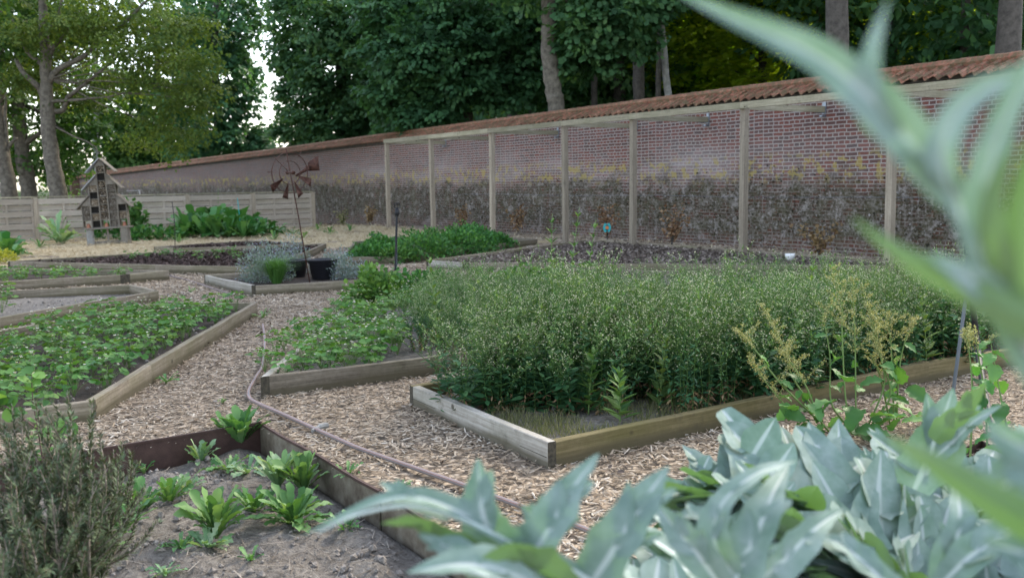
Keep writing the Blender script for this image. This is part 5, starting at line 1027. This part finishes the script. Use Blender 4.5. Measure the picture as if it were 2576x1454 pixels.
def cleaf(root, org, rib, rw, lobes, seed=0, upv=(0, -.45, .9), teeth=True, jag=.13):
    org = np.array(org); q = B()
    for i, (pts, w_, *ex) in enumerate(lobes):
        u_ = ex[0] if ex else upv; SPN = cat([RY(*p)-org for p in pts], 6); blade(q, SPN[::3] if len(SPN) > 6 else SPN, w_*.95, u_, fold=ex[1] if len(ex) > 1 else .3, jag=jag, seed=seed*31+i)
        TT = nrm(np.gradient(SPN, axis=0)); sd2 = nrm(np.cross(TT, np.array(u_, float))); rr_ = np.random.default_rng(seed*77+i)
        for fr_, sg in (((.3, 1), (.42, -1), (.6, 1)) if teeth else ()):
            ii = int(fr_*(len(SPN)-1)); dd = nrm(TT[ii]*1.1+sd2[ii]*sg*rr_.uniform(.5, .9)); blade(q, [SPN[ii], SPN[ii]+dd*w_*.9, SPN[ii]+dd*w_*rr_.uniform(1.25, 1.6)*(1.25-fr_*.5)], w_*.34, np.array(u_, float)+sd2[ii]*-sg*.2, .2, .12, .9, 8, seed*99+i)
    o = q.build('leaf', 'cardoon', root, smooth=True)
    if rib:
        Pm = cat([RY(*p)-org for p in rib], 6); q = B(); q.tube(Pm+np.array([0, 0, -.002]), np.linspace(rw, rw*.3, len(Pm)), 8); q.build('rib', 'rib', o, smooth=True)
    return o
CB = (.93, 1.93, 0); root = thing('cardoon_plant', 'large silver leaved cardoon in the foreground at bottom right', 'cardoon', CB)
y1 = 1.18
cleaf(root, CB, [(1660, 1560, 1.3), (1480, 1455, y1), (1330, 1385, y1), (1180, 1310, y1-.01), (1040, 1268, y1-.02), (900, 1290, y1-.03), (800, 1335, y1-.03)], .0055,
 [([(1500, 1470, y1), (1330, 1385, y1), (1180, 1300, y1), (1050, 1250, y1-.01), (930, 1270, y1-.02), (765, 1348, y1-.03)], .021),
  ([(1130, 1300, y1), (1040, 1262, y1), (955, 1212, y1+.02)], .023), ([(1290, 1395, y1), (1225, 1320, y1), (1210, 1240, y1+.01), (1203, 1152, y1+.03)], .036, (-.4, -.75, .5)),
  ([(1330, 1410, y1), (1390, 1320, y1), (1440, 1230, y1+.02), (1508, 1140, y1+.05)], .034, (-.5, -.75, .4)), ([(1310, 1395, y1), (1360, 1330, y1+.02), (1310, 1270, y1+.03)], .028, (-.2, -.75, .5)),
  ([(1480, 1480, y1), (1560, 1360, y1), (1620, 1260, y1+.02), (1684, 1172, y1+.05)], .040, (-.5, -.75, .4)), ([(1500, 1470, y1), (1540, 1380, y1+.02), (1515, 1300, y1+.03)], .030, (-.3, -.75, .5)),
  ([(1230, 1400, y1-.02), (1120, 1355, y1-.03), (1040, 1320, y1-.05), (960, 1318, y1-.06)], .018, (.2, .75, .3)), ([(1440, 1480, y1-.02), (1350, 1420, y1-.04), (1270, 1405, y1-.06), (1170, 1440, y1-.08)], .027, (.2, .8, .2))], 1)
cleaf(root, CB, [(1500, 1540, 1.2), (1300, 1470, 1.1), (1180, 1430, 1.08)], .005, [([(1500, 1560, 1.2), (1300, 1450, 1.12), (1160, 1420, 1.1), (1022, 1442, 1.08)], .034), ([(1230, 1450, 1.13), (1130, 1380, 1.14), (1050, 1345, 1.15)], .024), ([(1300, 1480, 1.13), (1230, 1420, 1.15), (1160, 1395, 1.16)], .03)], 2)
cleaf(root, CB, [(1800, 1560, 1.25), (1850, 1450, 1.27), (1905, 1350, 1.3), (1960, 1240, 1.35)], .0065, [([(1800, 1580, 1.25), (1850, 1450, 1.27), (1905, 1340, 1.3), (1945, 1240, 1.35), (1985, 1170, 1.42)], .038, (-.3, -.7, .5)), ([(1830, 1500, 1.26), (1760, 1400, 1.26), (1700, 1330, 1.28), (1652, 1265, 1.32)], .028, (-.2, -.7, .5)),
  ([(1850, 1450, 1.27), (1800, 1370, 1.27), (1815, 1270, 1.3), (1905, 1190, 1.34), (2010, 1160, 1.4)], .024, (-.3, -.6, .6)), ([(1860, 1500, 1.26), (1960, 1420, 1.28), (2050, 1330, 1.32), (2120, 1280, 1.38)], .028, (.2, -.7, .6)), ([(1880, 1380, 1.3), (1770, 1300, 1.34), (1700, 1300, 1.36)], .024)], 3)
cleaf(root, CB, [(2350, 1520, 1.3), (2400, 1400, 1.3), (2410, 1300, 1.33)], .006, [([(2330, 1560, 1.3), (2390, 1420, 1.3), (2415, 1300, 1.33), (2400, 1200, 1.4)], .032, (-.1, -.8, .5)), ([(2340, 1500, 1.3), (2440, 1400, 1.28), (2540, 1330, 1.3), (2620, 1250, 1.35)], .03), ([(2300, 1520, 1.3), (2200, 1440, 1.3), (2120, 1370, 1.33), (2060, 1350, 1.36)], .028)], 4)
cleaf(root, CB, [(2330, 1200, 1.95), (2350, 1110, 1.93), (2365, 1040, 1.93)], .006, [([(2300, 1230, 1.95), (2345, 1130, 1.95), (2370, 1060, 1.95), (2398, 975, 1.96)], .065, (-.2, -.9, .3)), ([(2330, 1170, 1.93), (2400, 1110, 1.92), (2450, 1060, 1.9), (2520, 1020, 1.9)], .03), ([(2350, 1110, 1.9), (2420, 1040, 1.88), (2482, 965, 1.86)], .028, (.3, .8, .2)), ([(2310, 1190, 1.95), (2240, 1130, 1.98), (2180, 1085, 2.0)], .03)], 5)
def gleaf(root, az, L0, el, bend, seed, lw=.30):
    r = np.random.default_rng(seed); q = B(); k = 9; d2 = np.array([math.cos(az), math.sin(az), 0]); p = d2*.03+[0, 0, .05]; P = [p]; e = el
    for j in range(k): p = p+(d2*math.cos(e)+np.array([0, 0, math.sin(e)]))*L0/k; P.append(p); e -= bend/k*(.6+j*.12)
    P = np.array(P); side = np.array([-d2[1], d2[0], 0]); C_ = cat(P, 4); T = nrm(np.gradient(C_, axis=0))
    for j in range(9):
        t = .18+.76*j/9; i = int(t*(len(C_)-1)); ll = L0*lw*math.sin(math.pi*(.15+.75*t))*r.uniform(.75, 1.15)
        for s in (-1, 1):
            n0 = np.cross(T[i], side); n0 = n0 if n0[2] > 0 else -n0; dd = nrm(T[i]*r.uniform(.6, 1.0)+side*s*r.uniform(.7, 1.1)+n0*r.uniform(.0, .7)); c = C_[i]; bend2 = n0*-ll*r.uniform(-.1, .35)+T[i]*ll*r.uniform(-.1, .2)
            nb = nrm(n0+side*-s*r.uniform(0, .6)+r.normal(0, .25, 3)); blade(q, [c, c+dd*ll*.5+bend2*.15, c+dd*ll+bend2], ll*.27, nb, .22, .18, .8, 10, r.integers(9999))
            for fr_, s2 in ((.25, -1), (.3, 1), (.5, -1), (.55, 1), (.72, 1)):
                dd2 = nrm(dd+T[i]*r.uniform(.6, 1.1)*s2+nb*r.uniform(-.1, .4)); cc = c+dd*ll*fr_; blade(q, [cc, cc+dd2*ll*.18, cc+dd2*ll*r.uniform(.26, .4)*(1.2-fr_*.6)], ll*.14, nb, .2, .15, .8, 6, r.integers(9999))
    i = int(.8*(len(C_)-1)); blade(q, [C_[i], C_[(i+len(C_)-1)//2], C_[-1]], L0*.07, np.cross(T[i], side)*(1 if np.cross(T[i], side)[2] > 0 else -1), .25, .1, .8, 12, r.integers(9999))
    blade(q, [C_[4], C_[len(C_)//2], C_[-1]], L0*.045, np.cross(T[5], side)*(1 if np.cross(T[5], side)[2] > 0 else -1), .2, .1, .9, 12, r.integers(9999))
    o = q.build('leaf', 'cardoon', root, smooth=True); q = B(); q.tube(C_+[0, 0, .001], np.linspace(.008, .002, len(C_)), 6); q.build('rib', 'rib', o, smooth=True)
for i in range(38):
    az = i*2.39996+.3; near_ = math.sin(az) < -.15; gleaf(root, az, random.uniform(.86, 1.08), math.radians(random.uniform(38, 58) if near_ else random.uniform(60, 85)), random.uniform(1.5, 2.6)*(.75 if near_ else 1), 900+i, .33)
q = B(); q.tube([(0, 0, -.1), (0, 0, .12)], [.06, .045], 10); q.build('crown', 'rib', root)
# near cardoon stalk with the big out of focus leaves
CN = (.62, .50, 0); root = thing('cardoon_plant', 'close out of focus cardoon leaf sweeping in from the right edge', 'cardoon', CN); a_ = .56; b_ = .52
cleaf(root, CN, [(2800, 1200, .5), (2640, 930, .5), (2520, 720, .51), (2420, 540, .52), (2330, 410, .53)], .0065,
 [([(2760, 1080, .5), (2620, 900, .5), (2520, 700, .51), (2420, 520, .52), (2310, 370, .53)], .0165, (-.5, -.8, .3)),
  ([(2400, 500, .525), (2300, 370, .53), (2190, 250, .54), (2050, 140, .56), (1860, 55, .59), (1690, -25, .62)], .0145, (-.5, -.8, .4)),
  ([(2250, 340, .535), (2195, 250, .54), (2200, 140, .55), (2238, 0, .57)], .012, (-.8, -.5, .1)),
  ([(2370, 460, .52), (2290, 395, .53), (2205, 368, .54)], .008, (0, -.3, 1)),
  ([(2760, 900, .47), (2600, 815, .48), (2420, 720, .5), (2270, 640, .52), (2140, 545, .55)], .010, (.3, .9, -.1)),
  ([(2640, 880, .49), (2560, 780, .5), (2430, 700, .5), (2330, 640, .51)], .012, (.3, -.9, .1)),
  ([(2380, 470, .52), (2370, 370, .52), (2430, 260, .53), (2560, 190, .54), (2700, 160, .55)], .0095, (-.3, -.9, .2)),
  ([(2460, 640, .5), (2480, 460, .5), (2530, 300, .5), (2610, 150, .5), (2680, -20, .5)], .0095, (-.7, -.7, .1)),
  ([(2600, 850, .49), (2570, 600, .49), (2600, 400, .49), (2650, 200, .49)], .010, (.5, .8, 0)), ([(2560, 760, .5), (2500, 620, .49), (2500, 480, .49), (2560, 350, .49)], .008, (.5, .8, 0))], 7, teeth=False, jag=.05)
cleaf(root, CN, None, 0, [([(2800, 1420, .5), (2620, 1330, .52), (2460, 1235, .55), (2330, 1150, .58), (2210, 1090, .62)], .0125, (.2, .9, -.2))], 8, teeth=False, jag=.03)
cleaf(root, CN, None, 0, [([(2700, 1160, .62), (2600, 1165, .63), (2520, 1140, .65)], .03, (-.2, -.9, .4)), ([(2750, 1500, .7), (2640, 1400, .72), (2540, 1330, .75)], .035, (-.2, -.8, .4)), ([(2700, 1300, .66), (2620, 1220, .68), (2560, 1200, .7), (2480, 1230, .72)], .03, (-.2, -.8, .5))], 9)
q = B(); pe = RY(2800, 1200, .5)-np.array(CN); q.tube(cat([(0, 0, -.05), (0, 0, .5), pe*[1, 1, .8], pe], 6), np.linspace(.03, .012, 19), 10); q.build('stalk', 'rib', root, smooth=True)
# ------------------------------------------------------------------ trees
def crown(q, blobs, leaf, per, tpl, droop=.5, flat=.35, sr=.42, r=None):
    r = r or rng
    for (c, rad, n) in blobs:
        c = np.array(c, float); rad = np.array(rad, float); d = nrm(r.normal(0, 1, (n, 3))); f = r.uniform(.45, 1.05, n)**.5
        lump = np.array([1+.35*noise.noise(Vector((a*1.8+c[0], b*1.8+c[1], e*1.8+c[2]))) for a, b, e in d]); S_ = c+d*f[:, None]*lump[:, None]*rad
        ow = nrm(d/rad); N0 = nrm(ow*.55+np.array([0, 0, .8])+r.normal(0, .25, (n, 3))); R_ = frames(nrm(ow*[1, 1, .2]+r.normal(0, .3, (n, 3))), N0); m = n*per
        a = r.uniform(0, 6.28, m); rr = np.sqrt(r.random(m))*sr; loc = np.stack([rr*np.cos(a), rr*np.sin(a), r.normal(0, sr*flat*.3, m)-rr*rr*droop], 1); idx = np.repeat(np.arange(n), per)
        P = S_[idx]+np.einsum('nij,nj->ni', R_[idx], loc); D = np.einsum('nij,nj->ni', R_[idx], np.stack([np.cos(a), np.sin(a), np.full(m, -.35)], 1))+r.normal(0, .35, (m, 3)); D[:, 2] -= .25
        Nn = np.einsum('nij,nj->ni', R_[idx], np.stack([np.cos(a)*.3, np.sin(a)*.3, np.ones(m)], 1))+r.normal(0, .3, (m, 3))
        vv = np.clip(np.repeat(r.random(n), per)*.45+r.random(m)*.35+.2*(f[idx] > .85), 0, 1)
        q.inst(*tpl, P, frames(D, Nn), leaf*r.uniform(.65, 1.2, m), vv)
def limb(q, a, b, r0_, r1_, sag=.0, wig=.25, n=4):
    a, b = np.array(a, float), np.array(b, float); P = [a]
    for i in range(1, n): t = i/n; P.append(a+(b-a)*t+rng.normal(0, wig*.3, 3)+np.array([0, 0, sag*math.sin(math.pi*t)]))
    P.append(b); P = cat(P, 3); q.tube(P, np.linspace(r0_, r1_, len(P)), 7)
def tree(name, lab, base, trunk, radii, limbs, blobs, mt, leaf, per, tpl=MAP7, bark='bark', catg='tree', grp=None, droop=.5, sr=.42):
    root = thing(name, lab, catg, tuple(base), 0, grp); o = np.array(base); q = B(); P = cat([np.array(p)-o for p in trunk], 6); P += rng.normal(0, .012, P.shape)*np.array([1, 1, 0]); R0 = np.interp(np.linspace(0, 1, len(P)), np.linspace(0, 1, len(radii)), radii); R0[0] *= 1.25; q.tube(P, R0*(1+rng.normal(0, .03, len(P))), 14)
    for (a, b, r1, r2) in limbs: limb(q, np.array(a)-o, np.array(b)-o, r1, r2)
    q.build('trunk', bark, root, smooth=True); q = B(); crown(q, [(np.array(c)-o, r_, n) for c, r_, n in blobs], leaf, per, tpl, droop, .35, sr); q.build('crown', mt, root); return root
def Z(u, v, Y): return tuple(RY(u, v, Y))
ZG = -.3
def onground(u, Y, v=480): p = RY(u, v, Y); return (p[0], p[1], ZG-.1)
# left group
Y = 31.0; bl = [(Z(u, v, Y+dy), (rx*.85, rx*.85, rz*.7), int(n*.72)) for u, v, dy, rx, rz, n in [(250, 60, 0, 1.5, .7, 46), (330, 120, -1, 1.3, .6, 42), (420, 60, 0, 1.3, .6, 40), (480, 150, -1, 1.0, .45, 34), (400, 200, 0, 1.3, .5, 40), (300, 210, 1, 1.1, .5, 30), (470, 250, -.5, 1.0, .45, 36), (520, 215, 0, .6, .35, 16), (400, 300, 0, 1.0, .4, 26), (440, 335, .3, .9, .3, 16), (340, 350, 1, .9, .3, 14), (420, 375, .5, .6, .2, 7), (320, 30, 1, 1.4, .6, 34), (200, 140, 1, .9, .5, 20), (150, 60, 1, 1.0, .6, 24), (500, 330, 0, .45, .2, 8), (400, 130, 1, 1.2, .5, 34), (500, 60, 1, .8, .4, 20), (300, -60, 0, 2.5, 1.0, 60), (120, -60, 0, 2.0, 1.0, 60), (60, 90, -.5, 1.0, .6, 40), (100, 180, .8, .9, .5, 30), (180, 250, 1, 1.0, .5, 36), (40, 200, .5, .9, .5, 34), (200, 60, -.5, 1.2, .6, 50)]]
tree('ash_tree', 'pale barked tree with airy yellow green sprays left of the insect house', onground(148, Y), [onground(152, Y), Z(146, 480, Y), Z(128, 380, Y), Z(118, 270, Y), Z(116, 170, Y), Z(110, 60, Y), Z(100, -60, Y), Z(95, -200, Y)], [.34, .26, .235, .20, .165, .13, .10, .07],
 [(Z(122, 210, Y), Z(300, 70, Y), .11, .05), (Z(300, 70, Y), Z(390, -30, Y), .06, .02), (Z(128, 300, Y), Z(170, 245, Y), .09, .07), (Z(170, 245, Y), Z(320, 120, Y), .07, .02), (Z(122, 255, Y), Z(270, 245, Y), .06, .02), (Z(270, 245, Y), Z(440, 225, Y), .03, .012), (Z(140, 320, Y), Z(240, 370, Y), .03, .02), (Z(240, 370, Y), Z(285, 420, Y), .02, .01), (Z(120, 280, Y), Z(40, 150, Y), .12, .06), (Z(118, 160, Y), Z(200, 30, Y), .08, .03), (Z(112, 120, Y), Z(170, -40, Y), .07, .03), (Z(116, 200, Y), Z(30, 50, Y), .09, .03)] + [(Z(125, 200, Y), b[0], .022, .008) for b in bl[:10]],
 bl, 'lightleaf', .095, 48, OV, 'bark', droop=.8, sr=.5)
def ltree(lab, u, Y, pts, rad, blobs, mt, leaf=.16, bark='bark', lim=(), per=34, name='maple_tree', tpl=MAP7, sr=.45, grp=None, high=False, K=1.0):
    bs = onground(u, Y); tr_ = [bs]+[Z(a, b, Y) for a, b in pts]; bl = [(Z(a, b, Y+dy), (rx*K, rx*.9*K, rz*K), n) for a, b, dy, rx, rz, n in blobs]
    lm = [(Z(*a, Y), Z(*b, Y), r1, r2) for a, b, r1, r2 in lim]+[(tr_[-1] if high else tr_[min(len(tr_)-1, 1+i % (len(tr_)-1))], b[0], rad[0]*.3, .02) for i, b in enumerate(bl) if i % 2 == 0]
    return tree(name, lab, bs, tr_, rad, lm, bl, mt, leaf, per, tpl, bark, sr=sr, grp=grp)
ltree('forked grey tree between the leftmost trunk and the pale barked tree', 75, 35, [(72, 470), (55, 380), (45, 260), (50, 150), (60, 0), (60, -200)], [.30, .26, .24, .2, .16, .12], [(40, 230, 1, 1.5, 1.0, 46), (20, 90, 0, 1.4, 1.0, 54), (180, 330, 1, 1.3, .9, 50), (60, 20, 2, 1.6, 1.0, 54), (200, 200, 2, 1.5, 1.0, 50), (130, 420, 3, 1.3, .5, 34), (60, 360, 3, 1.3, .7, 36), (150, 60, 2, 1.4, .9, 44), (60, -100, 0, 3, 1.5, 60)], 'midleaf', .15, lim=[((55, 380), (130, 300), .12, .06), ((130, 300), (150, 180), .06, .03)])
ltree('leftmost leaning grey tree at the left edge', 25, 33, [(22, 470), (5, 380), (-5, 280), (-5, 150), (-10, 0), (-20, -200)], [.28, .24, .22, .2, .15, .1], [(10, 140, 0, 1.2, .8, 40), (30, 60, -1, 1.0, .7, 34), (-20, 260, 1, 1.2, .8, 30), (0, 400, 2, 1.0, .5, 20), (-40, -80, 0, 3, 1.5, 60)], 'midleaf', .15, lim=[((5, 390), (45, 350), .08, .05)])
ltree('slim pale trunk rising behind the insect house', 246, 66, [(246, 430), (240, 330), (246, 240), (235, 100), (230, -100)], [.22, .2, .17, .14, .1], [(230, 330, 1, 1.6, .9, 40), (300, 420, 2, 1.3, .5, 30), (200, 440, 2, 1.5, .5, 34), (270, 250, 1, 1.7, 1.0, 40), (210, 120, 1, 1.6, 1.2, 36), (310, 340, 2, 1.4, .9, 34), (250, -50, 1, 4, 2.2, 80)], 'midleaf', .26, 'barkpale', sr=.75, K=1.6)
ltree('dark leaved tree behind the left end of the tiled wall', 400, 71, [(400, 430), (405, 300), (395, 150), (400, 0)], [.3, .28, .22, .15], [(340, 380, 0, 2.2, 1.3, 60), (430, 330, 0, 2.4, 1.6, 80), (400, 400, 2, 2.2, .9, 50), (470, 240, 0, 2.0, 1.5, 50), (400, 210, 1, 2.4, 1.6, 50), (470, 120, 0, 2.0, 1.6, 46), (420, 30, 0, 2.5, 2.0, 60), (300, 300, 2, 2.0, 1.4, 34)], 'mapleblue', .30, 'barkdark', per=30, sr=.8, K=1.27)
ltree('tall dark tree with sky showing through its right side', 545, 62, [(540, 430), (548, 300), (540, 150), (545, 0), (540, -200)], [.3, .28, .24, .2, .14], [(520, 350, 0, 2.2, 1.2, 70), (590, 350, 0, 1.6, .9, 46), (640, 330, 1, .9, .7, 18), (520, 270, 0, 2.3, 1.4, 70), (600, 250, 0, 1.3, .9, 34), (545, 180, 0, 2.2, 1.5, 70), (620, 190, 1, .8, .7, 14), (520, 90, 0, 2.2, 1.5, 66), (590, 110, 0, 1.4, 1.2, 36), (560, 10, 0, 2.3, 1.5, 70), (640, 30, 1, 1.2, .8, 14), (650, 370, 0, .9, .3, 12), (550, 400, 1, 1.8, .5, 26)], 'mapleblue', .25, 'barkdark', per=30, sr=.62, K=1.14)
ltree('huge dense maple left of centre behind the tiled wall', 860, 45, [(860, 420), (865, 250), (855, 80), (860, -150)], [.4, .36, .3, .2], [(745, 330, 0, .95, .8, 60), (770, 230, 0, 1.3, 1.0, 90), (740, 130, 0, 1.2, .9, 80), (780, 50, 0, 1.8, 1.2, 110), (740, -20, 0, 1.2, .8, 60), (850, 300, -1, 1.9, 1.2, 120), (860, 180, -1.5, 2.0, 1.3, 130), (880, 70, -1.5, 2.2, 1.3, 140), (960, 310, 0, 1.9, .9, 90), (970, 200, 0, 2.0, 1.3, 100), (960, 80, 0, 2.0, 1.3, 110), (860, 350, 1, 2.0, .6, 70), (900, -60, 0, 3.0, 1.6, 90)], 'maple', .16, 'barkdark', per=40, sr=.5)
ltree('spreading maple in the middle with its trunk base showing over the tiles', 1172, 33.5, [(1172, 320), (1165, 270), (1150, 180), (1150, 60), (1140, -150)], [.28, .25, .24, .2, .15], [(1000, 230, -1, 1.2, .9, 90), (1080, 280, -1.5, 1.0, .45, 70), (1040, 130, -2, 1.6, 1.0, 140), (1010, 30, -1, 1.5, 1.0, 110), (1130, 190, -1.5, 1.6, .8, 130), (1150, 80, -2, 1.7, 1.0, 150), (1260, 210, -1, 1.3, .7, 100), (1270, 110, -1, 1.5, 1.0, 120), (1330, 200, 1, 1.0, .6, 60), (1340, 60, -1, 1.4, 1.0, 100), (1180, -30, -1, 2.8, 1.2, 140), (1060, 330, 1, 1.6, .35, 50)], 'mapleblue', .14, 'bark', per=42, sr=.42)
ltree('grey trunked tree with dark knots right behind the pergola wall', 1408, 25.5, [(1402, 300), (1392, 230), (1382, 140), (1380, 60), (1382, -60), (1390, -250)], [.22, .215, .205, .19, .17, .14], [(1480, 90, 0, .9, .5, 56), (1520, 30, -.5, 1.1, .6, 70), (1470, 160, .5, .8, .3, 26), (1580, 90, 0, .8, .4, 40), (1380, -60, 0, 1.8, .7, 60), (1620, 10, 0, 1.0, .4, 40), (1700, -50, 0, 1.2, .4, 40)], 'maple', .15, 'bark', per=30, sr=.40, high=True)
def knots(root_lab): pass
FTR = [('dark straight trunk, first to the right of the grey knotted trunk', 1606, 29, .18, 'barkdark', 0), ('thin dark trunk beside the pale leaning one', 1655, 31, .10, 'barkdark', 4), ('slender pale leaning trunk between dark trunks', 1692, 26.5, .10, 'barkpale', -34), ('thick grey trunk at the upper right behind the raised cardoon leaf', 2105, 19.5, .235, 'barkdark', -16), ('thick dark trunk near the right edge above the tiles', 2528, 18.5, .225, 'barkdark', -10),
 ('very thin dark trunk left of the first dark straight one', 1497, 34, .12, 'barkdark', 0), ('slim dark trunk in the sunlit wood beyond the coping', 2235, 33, .14, 'barkdark', 4), ('slim trunk left of the right edge trunk in the wood', 2415, 27, .14, 'barkdark', 0), ('distant thin trunk in the middle of the sunlit wood', 1780, 40, .16, 'barkdark', 3), ('distant thin trunk right of the middle of the wood', 1925, 38, .15, 'barkdark', -3), ('hidden trunk between the maple and the grey knotted trunk', 1290, 38, .2, 'barkdark', 3)]
for i, (lab, u, Y, r_, bk, ln_) in enumerate(FTR):
    bs = onground(u, Y); r0 = r_; top = 13.0; dx = ln_*Y/F_PX*2.2; x0 = bs[0]; pts = [bs, (x0+dx*.1, Y, 3), (x0+dx*.5, Y, 6), (x0+dx, Y, 9.5), (x0+dx, Y+.3, top)]
    k = rng.uniform(0, 6); bl = [((x0+dx+math.cos(k+j*2.1)*2.2, Y+2.0+math.sin(k+j*2.1)*2, (8.9 if Y < 30 else 8.2)+1.1*j), (2.4, 2.2, 1.2), 60) for j in range(4)]
    tree('forest_tree', lab, bs, pts, [r0, r0*.95, r0*.85, r0*.7, .06], [(pts[2], b[0], r0*.35, .02) for b in bl], bl, 'woodleaf' if i in (6, 7, 8, 9) else 'mapleblue', .20, 30, RH if 0 else MAP7, bk, sr=.55, grp='trees of the wood behind the wall')
# knots on the grey trunk
# backdrop wood: copies of a full forest tree in rows beyond
def fullproto(mt, seed):
    r = np.random.default_rng(seed); bl = [((r.normal(0, 1.5), r.normal(0, 1.5), z), (2.3, 2.3, 1.2), 44) for z in np.arange(1.6, 14, .95)]
    return tree('wood_tree', 'leafy forest tree', (0, 0, 0), [(0, 0, -.2), (.1, 0, 4), (0, .2, 9), (0, 0, 14)], [.22, .2, .15, .06], [((0, .05, b[0][2]-1), b[0], .05, .015) for b in bl], bl, mt, .30, 26, RH, 'barkdark', sr=.65)
WT = [(1000, 62, 0, 'far left of centre behind the huge maple'), (1110, 56, 0, 'behind the middle maple'), (1230, 48, 0, 'behind the right half of the middle maple'), (1340, 42, 0, 'left of the grey knotted trunk'), (1470, 46, 0, 'behind the thin dark trunk'), (1560, 38, 0, 'left behind the dark straight trunk'), (1650, 52, 1, 'behind the pale leaning trunk'), (1740, 44, 1, 'in the sunlit wood, left part'), (1830, 50, 1, 'in the sunlit wood behind the raised leaf tip'), (1900, 36, 1, 'low, in front of the sunlit wood'), (1990, 46, 1, 'between the raised leaf and thick grey trunk'), (2050, 34, 0, 'dark, left of the thick grey trunk'), (2160, 44, 1, 'right of the thick grey trunk'), (2260, 38, 1, 'sunlit, right of the leaf spike'), (2340, 48, 1, 'sunlit, beyond the slim trunk'), (2420, 33, 1, 'low, behind the right edge trunk'), (2520, 42, 1, 'sunlit at the right edge'), (2620, 34, 0, 'added just beyond the right edge for shade'), (2700, 26, 0, 'added beyond the right edge nearer the wall for shade'), (700, 72, 0, 'low behind the gap of sky') ]  # trees past the right edge are added to shade right-hand faces
pr = {0: fullproto('maple', 31), 1: fullproto('woodleaf', 32)}; used = {0: False, 1: False}
for i, (u, Y, kd, lab) in enumerate(WT):
    if i == 19: continue
    p = onground(u, Y); lb = ('dark' if kd == 0 else 'yellow green')+' leafy wood tree '+lab; rz = random.uniform(0, 6.28); s = random.uniform(.95, 1.2)
    if not used[kd]: used[kd] = True; o = pr[kd]; o.location = p; o.rotation_euler = (0, 0, rz); o.scale = (1, 1, .55 if kd else 1); o['label'] = lb; o['group'] = 'leafy trees deep in the wood'
    else: dup(pr[kd], p, rz, (s, s, s*.52) if kd else s, lb, 'leafy trees deep in the wood')
# distant wood as one mass
q = B(); bl = []
for i in range(150):
    x = rng.uniform(-6, 72); y_ = rng.uniform(96, 116)-.1*x; bl.append(((x, y_, rng.uniform(0, 20)), (5, 4, 3), 30))
crown(q, bl, .7, 26, RH, .5, .35, 1.2); stuff(q.build('distant_wood', 'woodleaf'), 'sunlit far off woodland closing the view behind the wall', 'wood')
q = B(); crown(q, [((x, y, .7), (1.6, .8, .9), 26) for x, y in [(-29+i*1.6, 40+i*.25) for i in range(7)]], .12, 26, RH, .3, .35, .4); tag(q.build('hedge', 'midleaf'), 'low clipped hedge behind the fence between the left trunks', 'hedge')
print('objects', len(bpy.data.objects), 'verts', sum(len(m.vertices) for m in bpy.data.meshes))
